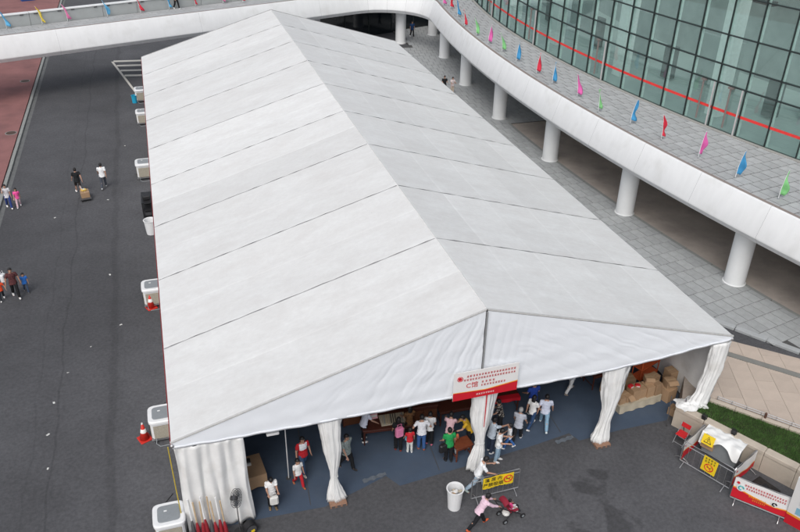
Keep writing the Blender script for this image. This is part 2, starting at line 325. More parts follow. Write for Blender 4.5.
# litter
sp = [(54, 403), (48, 435), (48, 469), (68, 373), (91, 347), (55, 218), (110, 275), (121, 325), (125, 146), (108, 200)]
for i, (px, py) in enumerate(sp):
    p = G(px, py); s = random.uniform(.05, .09); m_ = MB()
    m_.grid(lambda u, v: ((u-.5)*s*1.6, (v-.5)*s, .012+.03*abs(nz(u*4+i, v*4))), 3, 3)
    tag(m_.build('paper_scrap', M_PAPER, None, False, (p.x, p.y, 0), random.uniform(0, 6)), 'small crumpled white paper scrap lying on the open asphalt', 'litter', 'paper scraps on the asphalt')

# ------------------------------------------------------------------ paver grids laid along circles
def polar_tiles(parent, cx, cy, r0, r1, a0, a1, z, tw, tr, material, limit, keep=None, th=.03, gap=.035, name='paver', stagger=True, radial_rows=True):
    """staggered stones between radii r0..r1; the `limit` stones nearest the camera are objects, the rest one mesh"""
    rm = (r0+r1)/2; na = int((a1-a0)*rm/tw); nr = max(1, int(round((r1-r0)/tr))); da = (a1-a0)/na; dr = (r1-r0)/nr; cells = []
    for j in range(nr):
        for i in range(na):
            aa = a0+(i+.5)*da; rr = r0+(j+.5)*dr
            if radial_rows:
                hh = 1
                if i % 2:
                    rr = r0+j*dr
                    if j == 0: rr = r0+.25*dr; hh = .5
                wd, ht = da*rr-gap, dr*hh-gap
                if i % 2 and j == nr-1:
                    r2 = r1-.25*dr; x, y = cx+r2*math.cos(aa), cy+r2*math.sin(aa)
                    if not keep or keep(x, y): cells.append(((Vector((x, y, z))-CAM).length, x, y, aa, da*r2-gap, dr*.5-gap))
            else:
                aa = a0+(i+.5+(.5 if j % 2 else 0))*da; wd, ht = da*rr-gap, dr-gap
            x = cx+rr*math.cos(aa); y = cy+rr*math.sin(aa)
            if keep and not keep(x, y): continue
            cells.append(((Vector((x, y, z))-CAM).length, x, y, aa, wd, ht))
    def vis(c):
        d = Vector((c[1], c[2], z))-CAM; q = d.dot(cf); return abs(d.dot(cr)/q*FPX) < 402 and abs(d.dot(cu)/q*FPX) < 268
    cells.sort(key=lambda c: (not vis(c), c[0])); cache = {}
    for c in cells[:limit]:
        k = (round(c[4], 2), round(c[5], 2))
        if k not in cache: cache[k] = MB().box((0, 0, th/2), (c[5], c[4], th)).mesh(name, material)
        link(name, cache[k], parent, (c[1], c[2], z+random.uniform(-.004, .004)), c[3])
    b = MB()
    for c in cells[limit:]: b.box((c[1], c[2], z+th/2+random.uniform(-.004, .003)), (c[5], c[4], th), rot=(0, 0, c[3]))
    if b.v: tag(b.build(name+'_field', material, parent), kind='stuff')
def arc_strip(name, cx, cy, r0, r1, a0, a1, z, material, n=60, parent=None, th=None):
    m_ = MB(); rs = []
    for i in range(n+1):
        a = a0+(a1-a0)*i/n; c, s = math.cos(a), math.sin(a)
        if th: rs.append([(cx+r0*c, cy+r0*s, z-th), (cx+r1*c, cy+r1*s, z-th), (cx+r1*c, cy+r1*s, z), (cx+r0*c, cy+r0*s, z)])
        else: rs.append([(cx+r0*c, cy+r0*s, z), (cx+r1*c, cy+r1*s, z)])
    m_.rings(rs, cap=bool(th), closed=bool(th)); return m_.build(name, material, parent)
# ring geometry: column circle measured on the ground, glass wall circle measured on the deck
CX, CY, RC = 145.56, 31.54, 129.11
def ang(y, r=RC): return math.pi-math.asin((y-CY)/r)
RO = RC+1.12                                                 # outer face of the elevated walkway
DZ = 5.45
# grey ground pavement with kerb, bare floor under the walkway
pav = tag(arc_strip('grey_pavement', CX, CY, RC-.25, RC+9, ang(-30), ang(70), .085, M_JOINT, 60, None, .08), kind='structure')
KA, KB = Vector((17.31, 2.49)), Vector((13.68, 7.88)); kd = (KB-KA).normalized(); kn = Vector((kd.y, -kd.x))  # kerb line towards the wedge of asphalt
def keep_pave(x, y): return x > 10.9 and (Vector((x, y))-KA).dot(kn) > .3 and (x > 16.5 or y < 57.6)
# rebuild the strip as a polygon clipped by the kerb line
bpy.data.objects.remove(pav)
def circ(y, r): return CX-math.sqrt(r*r-(y-CY)**2)
poly = [(KA.x-kd.x*30, KA.y-kd.y*30)]
pk0 = KA-kd*34; pk1 = KA+kd*9.5
poly = [(pk0.x, pk0.y), (pk1.x, pk1.y), (pk1.x, 72)]
ys_ = [y*.5 for y in range(-20, 68) if (Vector((circ(y*.5, RC-.2), y*.5))-KA).dot(kn) > .1]+[34.05]
poly = [poly[1]]+[(circ(ys_[0], RC-.2)-.05, ys_[0]-.1)]+[(circ(y, RC-.2), y) for y in ys_]+[(34, 34.05), (34, 72), (16.2, 72), (16.2, 58), (pk1.x, 58)]
pav = tag(MB().prism(poly, .004, .085).build('grey_pavement', M_JOINT), kind='structure')
polar_tiles(pav, CX, CY, RC-.2, RC+8, ang(34.0), ang(-12), .083, 1.0, .62, M_PAVE, 300, keep_pave)
polar_tiles(pav, CX, CY, RC-13, RC+8, ang(71), ang(34.0), .083, 1.0, .62, M_PAVE, 0, keep_pave)
rk = tag(thing('road_kerb', None, None), kind='structure'); ke = MB().box((0, 0, .07), (1.46, .32, .14), bev=.02).mesh('kerb_stone', mat('pale_kerb', (.40, .42, .43), .7, .1, 3))
for i in range(-14, 7):
    p = KA+kd*(i*1.5+.75)+kn*.14; link('kerb_stone', ke, rk, (p.x, p.y, .004), math.atan2(kd.y, kd.x))
m_ = MB(); dp = [(circ(y, RC-.28), y) for y in [-27+k*1.525 for k in range(41)]]; m_.prism([(p[0], p[1]) for p in dp]+[(36, 34), (44, -27)], .006, .04)
tag(m_.build('bare_floor', M_SOIL), kind='structure')
ed = tag(thing('floor_edge_kerb', None, None), kind='structure'); ee = MB().box((0, 0, .06), (.2, 1.95, .11), bev=.015).mesh('kerb_stone', M_KERB)
for i in range(27):
    y = -18+i*1.97; a = ang(y, RC-.3)
    if y < 34: link('kerb_stone', ee, ed, (CX+(RC-.3)*math.cos(a), CY+(RC-.3)*math.sin(a), 0), a)

# ------------------------------------------------------------------ elevated walkway
wk = thing('elevated_walkway', 'white curved elevated walkway on round columns around the glass building', 'walkway', (0, 0, 0))
LD = Vector((22.7, 7.24)).normalized(); LN = Vector((LD.y, -LD.x))        # left arm: direction and outward normal
L0 = Vector((-20.94, 48.85))
# path of the outer edge: left arm -> fillet -> ring
fr_ = 5.2
# fillet centre: offset fr_ outside both the arm line (along LN) and the ring circle
best = None
for k in range(4000):
    t = 15+k*.01; p = L0+LD*t+LN*fr_; d = abs((p-Vector((CX, CY))).length-(RO+fr_))
    if best is None or d < best[0]: best = (d, t, p)
_, tf, fc = best
path = []
for k in range(20): path.append((L0+LD*(-45+(tf+45)*k/19), LN))
a_s = math.atan2(-LN.y, -LN.x); dirc = (Vector((CX, CY))-fc).normalized(); a_e = math.atan2(dirc.y, dirc.x)
while a_e > a_s: a_e -= 2*math.pi
for k in range(1, 15):
    a = a_s+(a_e-a_s)*k/15; nvec = Vector((-math.cos(a), -math.sin(a))); path.append((fc-nvec*fr_, nvec))
yj = (fc+dirc*fr_).y
for k in range(60):
    y = yj+(-32-yj)*k/59; a = ang(y, RO); path.append((Vector((CX+RO*math.cos(a), CY+RO*math.sin(a))), Vector((math.cos(a), math.sin(a)))))
prof = [(-.28, 5.40), (-.28, 5.49), (-.24, 5.52), (-.03, 5.52), (.0, 5.50), (.50, 3.98), (.48, 3.86), (.22, 3.53), (.1, 3.5), (-1.2, 3.5)]
for i0 in range(0, len(path)-1, 3):
    seg = path[i0:i0+4]; rr_ = []
    if len(seg) < 2: continue
    for k, (p, n_) in enumerate(seg):
        q = p
        if k == 0: q = p+(seg[1][0]-p).normalized()*.004
        if k == len(seg)-1: q = p+(seg[-2][0]-p).normalized()*.004
        rr_.append([(q.x+n_.x*u, q.y+n_.y*u, z) for u, z in prof])
    m_ = MB(); m_.rings(rr_, cap=False, closed=False); fas = m_.build('fascia_panel', M_WHITEP, wk, True)
    md = fas.modifiers.new('edge', 'EDGE_SPLIT'); md.split_angle = R(28)
m_ = MB(); m_.rings([[(p.x+n_.x*(u-.02), p.y+n_.y*(u-.02), z-.01) for u, z in prof[4:8]] for p, n_ in path], cap=False, closed=False); m_.build('fascia_backing', M_DKGREY, wk)
tr_ = MB(); tp = [(-.29, 5.525), (-.29, 5.535), (-.10, 5.535), (-.10, 5.525)]
tr_.rings([[(p.x+n_.x*u, p.y+n_.y*u, z) for u, z in tp] for p, n_ in path], cap=False); tr_.build('coping', mat('coping_brown', (.26, .22, .2), .7), wk)
deck = arc_strip('deck', CX, CY, RC-14, RO-.27, ang(78), ang(-34), DZ-.03, M_JOINT, 70, wk, .25)
sof = arc_strip('soffit', CX, CY, RC-14, RO-1.0, ang(78), ang(-34), 3.62, M_COLW, 70, wk, .1)
GCX, GCY, GR = 107.463, 36.508, 87.858                         # glass wall circle
def in_deck(x, y): return math.hypot(x-GCX, y-GCY) > GR+.02 and y < yj+2
polar_tiles(deck, CX, CY, RC-6.5, RO-.32, ang(62), ang(-6), DZ-.028, .82, .66, M_DECKP, 300, in_deck, gap=.055)
W_ARM = 2.9
def arm(u, v, z): p = L0+LD*u-LN*v; return (p.x, p.y, z)
m_ = MB(); m_.rings([[arm(u, .26, 5.3), arm(u, W_ARM+.3, 5.3), arm(u, W_ARM+.3, DZ-.034), arm(u, .26, DZ-.034)] for u in (-45, tf+6)]); ldk = m_.build('deck', M_JOINT, wk)
m_ = MB(); m_.rings([[arm(u, .6, 3.5), arm(u, W_ARM+.3, 3.5), arm(u, W_ARM+.3, 3.61), arm(u, .9, 3.61)] for u in (-45, tf+6)]); m_.build('soffit', M_COLW, wk)
LA = math.atan2(LD.y, LD.x); tme = MB().box((0, 0, .015), (.76, .6, .03)).mesh('paver', M_DECKP); b = MB()
for i in range(-8, 52):
    for j in range(4):
        p = arm(i*.78-1+(.39 if j % 2 else 0), .62+j*.62, DZ-.028)
        if -2 < i < 45: link('paver', tme, ldk, p, LA)
# far parapet of the left arm, in panels with a cap
par = MB(); 
for i in range(-10, 13):
    q = MB(); u0, u1 = i*3.0, i*3.0+2.97
    if u0 > tf-1: break
    q.rings([[arm(u, W_ARM, DZ-.03), arm(u, W_ARM+.2, DZ-.03), arm(u, W_ARM+.2, 6.42), arm(u, W_ARM, 6.42)] for u in (u0, u1)])
    q.build('parapet_panel', mat('grey_parapet', (.36, .38, .38), .6, .06, 1.2, dirt=((.22, .22, .21), 1.0, .58, .35)), wk)
    q = MB(); q.rings([[arm(u, W_ARM-.08, 6.42), arm(u, W_ARM+.28, 6.42), arm(u, W_ARM+.28, 6.52), arm(u, W_ARM-.08, 6.52)] for u in (u0, u1)]); q.build('parapet_cap', M_COLW, wk)
    for k in (.5, 2.4):
        q = MB(); p = Vector(arm(u0+k, W_ARM-.03, 6.34)); q.box(p, (.28, .05, .07), rot=(0, 0, LA)); q.build('drain_slot', M_DKGREY, wk)
# far fascia of the left arm
m_ = MB(); m_.rings([[arm(u, W_ARM+.3, 3.5), arm(u, W_ARM+.55, 3.5), arm(u, W_ARM+.55, DZ+.1), arm(u, W_ARM+.3, DZ+.1)] for u in (-45, tf+6)]); m_.build('back_fascia', M_WHITEP, wk)
# columns
cols = [G(734, 283), G(625, 215), G(552, 163), G(503, 122), G(468, 87), G(444, 58)]
ca = [ang(c.y) for c in cols]; step = (ca[0]-ca[-1])/5
cme = MB(); n_ = 28; cme.rings([[(r_*math.cos(2*math.pi*k/n_), r_*math.sin(2*math.pi*k/n_), z) for k in range(n_)] for r_, z in ((.6, 0), (.6, .12), (.55, .13), (.55, 3.6))])
cme = cme.mesh('column', M_COLW, True)
for k in range(-3, 9):
    a = ca[0]-step*k; o = link('column', cme, wk, (CX+RC*math.cos(a), CY+RC*math.sin(a)-.0, .02)); m2 = o.modifiers.new('e', 'EDGE_SPLIT')
for u, v in ((-6, 1.6),):
    pass
p = G(401, 60); link('column', cme, wk, (15.7, 59.9, 0)).modifiers.new('e', 'EDGE_SPLIT')
# small white floodlight under the edge at the corner
fl = MB(); fl.box((0, 0, 0), (.5, .12, .08)); fl.box((0, 0, -.08), (.16, .16, .12)); fl.build('floodlight', M_WPLAST, wk, False, (15.0, 58.9, 3.40))

# ------------------------------------------------------------------ feather flags on the deck
FC = {'blue': (.05, .27, .52), 'pink': (.66, .12, .38), 'red': (.62, .03, .06), 'green': (.22, .55, .22), 'yellow': (.72, .55, .08), 'skyblue': (.12, .42, .68), 'rose': (.74, .22, .42)}
def flag(x, y, col, bend, where, grp):
    lab = {'skyblue': 'light blue', 'rose': 'pale pink'}.get(col, col)
    r_ = thing('feather_flag', f'{lab} feather flag {where}', 'flag', (x, y, DZ), random.uniform(-.5, .5), grp)
    pts = [(0, 0, 0), (bend*.02, 0, .6), (bend*.10, 0, 1.1), (bend*.22, 0, 1.55)]
    MB().tube(pts, [.018, .014, .011, .008], 6).build('pole', M_WPLAST, r_); MB().tube([(0, 0, 0), (0, 0, .04)], .05, 8).build('base', M_GREYPAN, r_)
    wd = random.uniform(.36, .5)
    def fn(u, v):
        z = .28+v*1.2; cx_ = bend*.22*((z/1.55)**2)
        ww = wd*max(.04, (1-v))**.65*(1.05 if v > .06 else .85)
        return (cx_+u*ww*(.75+.2*math.sin(v*7+x*3)), .12*math.sin(u*3.5+v*5+x*2)*u+.03*math.sin(v*11+x), z-u*.12*(1-v))
    solidify(MB().grid(fn, 5, 12).build('cloth', mat('flag_'+col, FC[col], .7, .06, 6), r_, True), .006)
def ringp(px, py): return G(px, py, DZ)
GR1 = 'feather flags along the curved deck'
FL = []
for px, py, c_ in [(443, 6, 'pink'), (450, 9, 'red'), (457.5, 17, 'blue'), (464.5, 27, 'red'), (476, 36, 'green'), (488, 44, 'pink'), (502, 52, 'green'), (516, 62, 'blue'), (536, 74, 'red'), (552, 84, 'blue'), (577, 97, 'pink'), (598, 112, 'green'), (630, 124, 'blue'), (661, 140, 'red'), (698, 158, 'pink'), (735, 178, 'blue'), (778, 199, 'green')]: FL.append((px, py, c_))
for k, (px, py, c_) in enumerate(FL):
    nb = f'between a {FL[k-1][2]} and a {FL[k+1][2]} flag' if 0 < k < len(FL)-1 else ('nearest the walkway junction' if k == 0 else f'last after a {FL[k-1][2]} flag')
    p = ringp(px, py); flag(p.x, p.y, c_, random.choice([-1, 1])*random.uniform(.5, 1.2), 'on the curved deck '+nb, GR1)
GR2 = 'feather flags along the straight walkway arm'
FL2 = [(6, 28, 'skyblue'), (41, 23.5, 'yellow'), (67, 21, 'rose'), (106, 16, 'skyblue'), (137, 11, 'red'), (166, 8, 'skyblue'), (194, 6, 'red'), (222, 3, 'rose'), (243, 3, 'red')]
NM = {'skyblue': 'light blue', 'rose': 'pale pink'}
for k, (px, py, c_) in enumerate(FL2):
    nb = f'between a {NM.get(FL2[k-1][2], FL2[k-1][2])} and a {NM.get(FL2[k+1][2], FL2[k+1][2])} flag' if 0 < k < len(FL2)-1 else f'beside a {NM.get(FL2[1 if k == 0 else k-1][2], FL2[1 if k == 0 else k-1][2])} flag only'
    p = ringp(px, py); u = (Vector((p.x, p.y))-L0).dot(LD); q = arm(u, min(2.5, max(.7, -(Vector((p.x, p.y))-L0).dot(LN))), DZ); flag(q[0], q[1], c_, -1.5, 'on the straight walkway '+nb, GR2)

# ------------------------------------------------------------------ glass building
gb = thing('glass_building', 'curved glass exhibition building with red safety stripe and white interior columns', 'building', (0, 0, 0))
PW = 1.95/GR; A_END = math.pi+math.asin((GCY+14)/GR)          # angle near y=-14
# panes start at y about -14 and go up
def gp(a, r, z): return (GCX+r*math.cos(a), GCY+r*math.sin(a), z)
a_ref = math.pi+math.asin((GCY-17.243)/math.hypot(21.672-GCX, 17.243-GCY))
ks = range(-17, 19)          # pane k spans a_ref - k*PW .. a_ref-(k+1)*PW (k up -> further away)
ZT = [DZ, 8.15, 9.2, 10.85, 12.95, 15.05]
doors = {0, -1, 4, 5, 9, 10, 14, 15}
for k in ks:
    a0, a1 = a_ref-k*PW, a_ref-(k+1)*PW; am = (a0+a1)/2
    for j in range(5):
        p0, p1 = Vector(gp(a0, GR, 0)), Vector(gp(a1, GR, 0)); L_ = (p1-p0).length
        pn = MB().box((0, 0, 0), (.012, L_-.06, ZT[j+1]-ZT[j]-.06)); c_ = (p0+p1)/2
        pn.build('pane', M_GLASS, gb, False, (c_.x, c_.y, (ZT[j]+ZT[j+1])/2), math.atan2(p1.y-p0.y, p1.x-p0.x)+math.pi/2)
for k in range(-17, 20):
    a = a_ref-k*PW
    MB().box((0, 0, (DZ+15.05)/2), (.12, .042, 15.05-DZ)).build('mullion', M_MULL, gb, False, gp(a, GR+.04, 0), a)
    MB().box((0, 0, (DZ+15.05)/2), (.16, .13, 15.05-DZ)).build('mullion_fin', M_FIN, gb, False, gp(a, GR-.12, 0), a)
for z in ZT:
    m_ = MB(); m_.rings([[gp(a, GR+.09, z-.03), gp(a, GR+.09, z+.03), gp(a, GR-.05, z+.03), gp(a, GR-.05, z-.03)] for a in [a_ref-k*PW for k in range(-17, 20)]]); m_.build('transom', M_MULL, gb)
m_ = MB(); m_.rings([[gp(a, GR+.012, 6.53), gp(a, GR+.012, 6.69), gp(a, GR+.016, 6.69), gp(a, GR+.016, 6.53)] for a in [a_ref-k*PW for k in range(-17, 20)]]); m_.build('safety_stripe', mat('stripe_red', (.75, .045, .04), .5), gb)
m_ = MB(); m_.rings([[gp(a, GR+.10, DZ-.03), gp(a, GR+.34, DZ-.03), gp(a, GR+.34, DZ+.035), gp(a, GR+.10, DZ+.035)] for a in [a_ref-k*PW for k in range(-17, 20)]]); m_.build('threshold', mat('threshold_stone', (.34, .33, .31), .7), gb)
for k in (0, -1, 5, 10, 15, -6, -5):
    a = a_ref-k*PW
    d = MB().box((0, 0, (DZ+8.15)/2), (.07, .08, 8.15-DZ-.04)).build('door_frame', mat('pale_metal', (.50, .49, .49), .4), gb, False, gp(a-.0016, GR+.11, 0), a)
    h = MB().tube([(0, 0, DZ+.25), (0, 0, 8.05)], .055, 10); h.box((-.03, 0, 8.07), (.22, .3, .1)); h.build('door_pull', mat('weathered_bar', (.20, .17, .16), .5), gb, False, gp(a-.0105, GR+.13, 0), a)
arc_strip('interior_floor', GCX, GCY, GR-11, GR-.06, a_ref-20*PW, a_ref+18*PW, DZ-.022, M_INFLOOR, 40, gb)
arc_strip('unseen_clear_roof', GCX, GCY, GR-11, GR+.3, a_ref-20*PW, a_ref+18*PW, 15.3, M_CLEARROOF, 40, gb, .03)  # unseen roof, made clear so the sky brightens the interior
m_ = MB(); m_.rings([[gp(a, GR-10.8, DZ-.02), gp(a, GR-10.8, 15.3)] for a in [a_ref-k*PW for k in range(-17, 20)]], cap=False, closed=False); m_.build('back_wall', M_INWALL, gb)
_c = G(711, 115, DZ); A_COL = math.pi+math.asin((GCY-_c.y)/math.hypot(_c.x-GCX, _c.y-GCY)); R_COL = math.hypot(_c.x-GCX, _c.y-GCY)-.3
for k in range(-14, 19, 5):
    a = A_COL-(k-1)*PW*.94; MB().box((0, 0, 9.9), (.8, .95, 8.9)).build('interior_column', mat('interior_column_white', (.85, .87, .86), .6), gb, False, gp(a, R_COL, 0), a)
    MB().box((0, 0, 7.2), (.3, 3.4, 3.2)).build('interior_partition', M_INWALL, gb, False, gp(a-PW*2.2, GR-6.2, 0), a)
    MB().box((0, 0, 6.7), (.5, .9, 2.2), bev=.03).build('info_panel', M_DKGREY, gb, False, gp(a-PW*3.6, GR-4.4, 0), a)
    MB().box((0, 0, 12.2), (.4, 7.0, .25)).build('ceiling_truss', M_DKGREY, gb, False, gp(a-PW*1.2, GR-3.4, 0), a)
# dark ground-floor shopfront under the deck
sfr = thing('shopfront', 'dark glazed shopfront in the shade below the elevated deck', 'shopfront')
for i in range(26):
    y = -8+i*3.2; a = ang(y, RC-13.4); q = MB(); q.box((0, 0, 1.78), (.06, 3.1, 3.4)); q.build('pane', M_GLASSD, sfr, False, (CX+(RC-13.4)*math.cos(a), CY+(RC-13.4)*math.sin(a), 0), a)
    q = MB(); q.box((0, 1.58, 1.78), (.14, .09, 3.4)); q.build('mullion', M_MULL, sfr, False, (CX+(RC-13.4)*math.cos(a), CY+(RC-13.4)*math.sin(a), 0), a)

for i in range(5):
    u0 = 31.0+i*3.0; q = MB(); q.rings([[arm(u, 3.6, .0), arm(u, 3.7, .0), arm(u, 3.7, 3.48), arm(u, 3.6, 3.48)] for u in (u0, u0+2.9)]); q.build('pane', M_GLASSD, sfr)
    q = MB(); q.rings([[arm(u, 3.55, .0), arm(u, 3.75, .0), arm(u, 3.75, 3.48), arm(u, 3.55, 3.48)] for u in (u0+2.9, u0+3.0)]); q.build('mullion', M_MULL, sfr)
# ------------------------------------------------------------------ raised terrace with planter wall
TZ = 1.0
A_ = Vector((8.76, .03)); wd_ = Vector((.475, -.88)).normalized(); wn = Vector((-wd_.y, wd_.x))
def tw(u, v): p = A_+wd_*u+wn*v; return (p.x, p.y)
tp_ = [tw(.1, .3), tw(9, .3), (24, -9), (24, -6.8), (15.8, 1.35), (13.95, 3.1), (10.6, 6.2), (10.45, 1.85)]
ter = tag(MB().prism(tp_, .004, TZ-.03).build('terrace', M_TERRJ), kind='structure')
# slabs laid along the joints seen in the photograph
jd = Vector((.393, .92)); jn = Vector((.92, -.393)); ja = math.atan2(jd.y, jd.x)
bandA, bandB = Vector((12.95, 2.3)), Vector((14.92, .14)); bd = (bandB-bandA).normalized(); bn = Vector((-bd.y, bd.x))
GB0, GB1 = Vector((10.22, -.12)), Vector((12.42, -2.75)); gd = (GB1-GB0).normalized(); gn = Vector((-gd.y, gd.x))
edA, edB = Vector((13.95, 3.1)), Vector((15.8, 1.35)); edd = (edB-edA).normalized(); edn = Vector((edd.y, -edd.x))
def poly_clip(poly, p0, nrm, d=0):
    out = []
    for i in range(len(poly)):
        a, b_ = poly[i], poly[(i+1) % len(poly)]; da, db = (a-p0).dot(nrm)-d, (b_-p0).dot(nrm)-d
        if da >= 0: out.append(a)
        if da*db < 0: out.append(a+(b_-a)*(da/(da-db)))
    return out
cnt = 0
for i in range(-12, 16):
    for j in range(-10, 12):
        o_ = Vector((11, 0))+jn*(i*.8)+jd*(j*1.25+(i % 2)*.6)
        q0 = [o_, o_+jn*.789, o_+jn*.789+jd*1.243, o_+jd*1.243]
        for side in (0, 1):
            q = q0
            if side == 0: q = poly_clip(q, bandA, -bn, .02); q = poly_clip(q, GB0, gn, .36) if q else q
            else: q = poly_clip(q, bandA, bn, .36); q = poly_clip(q, edA, edn, .0) if q else q
            if len(q) > 2: q = poly_clip(q, Vector((10.0, 0)), Vector((1, 0)), .46 if o_.y > .6 else .1)
            if len(q) > 2: q = poly_clip(q, Vector((19.5, 0)), Vector((-1, 0)), 0)
            if len(q) > 2:
                ar = .5*abs(sum(q[k].x*q[(k+1) % len(q)].y-q[(k+1) % len(q)].x*q[k].y for k in range(len(q))))
                if ar < .02: continue
                c_ = sum(q, Vector((0, 0)))/len(q)
                MB().prism([p-c_ for p in q], -.03, .004).build('slab', M_TERR, ter, False, (c_.x, c_.y, TZ+random.uniform(-.003, .003))); cnt += 1
m_ = MB(); qa = bandA-bd*6; qb = bandB+bd*9
m_.prism([qa+bn*.02, qb+bn*.02, qb+bn*.34, qa+bn*.34], TZ-.03, TZ+.002); m_.build('border_band', M_BAND, ter)
# planter wall: stone blocks with cap stones
pw = thing('planter_wall', 'low beige stone planter wall holding the strip of grass', 'wall', (A_.x, A_.y, 0), math.atan2(wd_.y, wd_.x))
blk = MB().box((.6, .13, .42), (1.185, .26, .83)).mesh('stone_block', M_STONE); cap = MB().box((.6, .14, .085), (1.19, .36, .17), bev=.03).mesh('cap_stone', M_STONE)
for i in range(8):
    link('stone_block', blk, pw, (i*1.2, 0, .004)); link('cap_stone', cap, pw, (i*1.2, 0, .845))
# soil + grass
gpoly = [Vector(tw(.25, .3)), Vector(tw(9.3, .3)), Vector((17.2, -7.6)), Vector(GB1), Vector(GB0), Vector((9.9, .15)), Vector((9.4, .1))]
tag(MB().prism([(p.x, p.y) for p in gpoly], TZ-.03, TZ-.005).build('planter_soil', mat('dark_soil', (.03, .035, .015), .95)), kind='structure')
def inpoly(p, poly):
    c = False; n = len(poly)
    for i in range(n):
        a, b_ = poly[i], poly[i-1]
        if (a.y > p.y) != (b_.y > p.y) and p.x < (b_.x-a.x)*(p.y-a.y)/(b_.y-a.y)+a.x: c = not c
    return c
vs, fs = [], []
rg = random.Random(3)
for i in range(60000):
    p = Vector((rg.uniform(9.2, 14.5), rg.uniform(-6.5, .4)))
    if not inpoly(p, gpoly): continue
    h = rg.uniform(.05, .12)*(1+.5*nz(p.x*3, p.y*3)); a = rg.uniform(0, 6.28); l = rg.uniform(-.05, .05); k = rg.uniform(-.05, .05); n0 = len(vs)
    vs += [(p.x-.009*math.cos(a), p.y-.009*math.sin(a), TZ-.01), (p.x+.009*math.cos(a), p.y+.009*math.sin(a), TZ-.01), (p.x+l, p.y+k, TZ+h)]; fs.append((n0, n0+1, n0+2))
gm = MB(); gm.add(vs, fs); go = gm.build('grass', M_GRASS); tag(go, 'short green grass filling the strip behind the planter wall', 'grass', kind='stuff')
# kerb stones + low rail between grass and terrace
gk = thing('grass_edging', 'beige edging stones between the grass strip and the paved terrace', 'edging')
em = MB().box((.5, .1, .05), (.985, .2, .12), bev=.015).mesh('edging_stone', M_STONE)
for i in range(7):
    p = GB0+gd*(i*1.0)+gn*.02; link('edging_stone', em, gk, (p.x, p.y, TZ-.02), math.atan2(gd.y, gd.x))
rl = thing('low_metal_rail', 'low grey metal rail along the edge of the beige terrace', 'railing')
r0, r1 = GB0+gn*.3+gd*.25, GB0+gn*.3+gd*6.5
for z in (.10, .2): MB().tube([(r0.x, r0.y, TZ+z), (r1.x, r1.y, TZ+z)], .016, 6).build('rail', M_STEEL, rl)
for i in range(12):
    p = r0+gd*(i*.56); MB().tube([(p.x, p.y, TZ), (p.x, p.y, TZ+.22)], .016, 6).build('post', M_STEEL, rl)
p = GB0+gd*2.1+gn*.16; b_ = thing('rusty_bollard', 'short rusty brown bollard by the low rail', 'bollard', (p.x, p.y, TZ))
MB().tube([(0, 0, 0), (0, 0, .3), (0, 0, .34)], [.05, .05, .03], 10).build('body', mat('rust_brown', (.10, .05, .035), .7), b_); MB().tube([(0, 0, .0), (0, 0, .02)], .08, 10).build('base', M_DKGREY, b_)

# ------------------------------------------------------------------ the tent
tent = thing('marquee_tent', 'long white gabled marquee tent open at the front with tied curtains', 'tent', (0, 0, 0))
HW, EZ, RZ, BAY, NB = 10.5, 4.23, 7.37, 5.0, 9
XP = 10.25
def set_uv(me, nu, nv):
    uvl = me.uv_layers.new(name='UVMap'); k = 0
    for p in me.polygons:
        for li, vi in zip(p.loop_indices, p.vertices): uvl.data[li].uv = ((vi % (nu+1))/nu, (vi//(nu+1))/nv)
for i in range(NB):
    for sgn in (-1, 1):
        y0, y1 = (i*BAY+.03 if i else -.06), (i+1)*BAY-.03; sd_ = random.random()*50
        def fn(u, v):
            x = v*HW; z = RZ+(EZ-RZ)*v
            sag = -.065*math.sin(math.pi*u)*math.sin(math.pi*min(1, v*1.02))
            wr = .016*nz(u*5+sd_, v*7, sd_)*math.sin(math.pi*u)*4*min(v, 1-v)+.010*math.sin(v*60+sd_+2*nz(u*3, v*4, sd_))*max(0, abs(u-.5)-.36)*7+.006*math.sin(u*40+sd_)*max(0, v-.9)*8
            return (sgn*x, y0+(y1-y0)*u, z+sag+wr)
        m_ = MB(); nu, nv = 10, 26; m_.grid(fn, nu, nv); me = m_.mesh('roof_panel', M_ROOFL if sgn < 0 else M_ROOFR, True)
        if sgn > 0: pass
        set_uv(me, nu, nv); link('roof_panel', me, tent)
        # drip edge at the eave
        MB().grid(lambda u, v: (sgn*(HW+.012), y0+(y1-y0)*u, EZ-.005-.16*v+.008*math.sin(u*50)*v), 16, 1).build('eave_flap', M_GABLE, tent)
for sgn in (-1, 1):
    MB().tube([(sgn*(HW-.04), -.05, EZ-.12), (sgn*(HW-.04), NB*BAY+.05, EZ-.12)], .06, 8).build('eave_beam', M_ALU, tent)
    MB().box((sgn*(HW+.028), NB*BAY/2, EZ-.155), (.03, NB*BAY, .05)).build('eave_trim', M_RED, tent)
for i in range(NB+1):
    y = i*BAY
    for sgn in (-1, 1):
        L_ = math.hypot(HW, RZ-EZ); an = math.atan2(EZ-RZ, HW)
        m_ = MB(); dz = .03 if i in (0, NB) else -.015
        m_.box((0, 0, 0), (L_+(0 if i else .04), (.075 if i else .07), .10 if i else .05)); o = m_.build('rafter', M_RAIL if i else mat('front_rail', (.52, .52, .51), .55), tent)
        o.location = (sgn*HW/2, y if i else -.085, (RZ+EZ)/2-.05+dz+(0 if i else .012)); o.rotation_euler = (0, sgn*-an, 0)
        if i < NB+1:
            zb = TZ if (sgn > 0 and y < 1) else 0
            MB().box((0, 0, (EZ-.1+zb)/2), (.2, .12, EZ-.1-zb)).build('post', M_ALU, tent, False, (sgn*XP, y+.08 if i == 0 else y, 0))
            MB().box((0, 0, zb+.015), (.4, .4, .03)).build('base_plate', M_RAIL, tent, False, (sgn*XP, y+.08 if i == 0 else y, 0))
MB().tube([(0, -.06, RZ-.02), (0, NB*BAY+.06, RZ-.02)], .035, 8).build('ridge_beam', mat('ridge_welt', (.66, .66, .65), .6), tent)
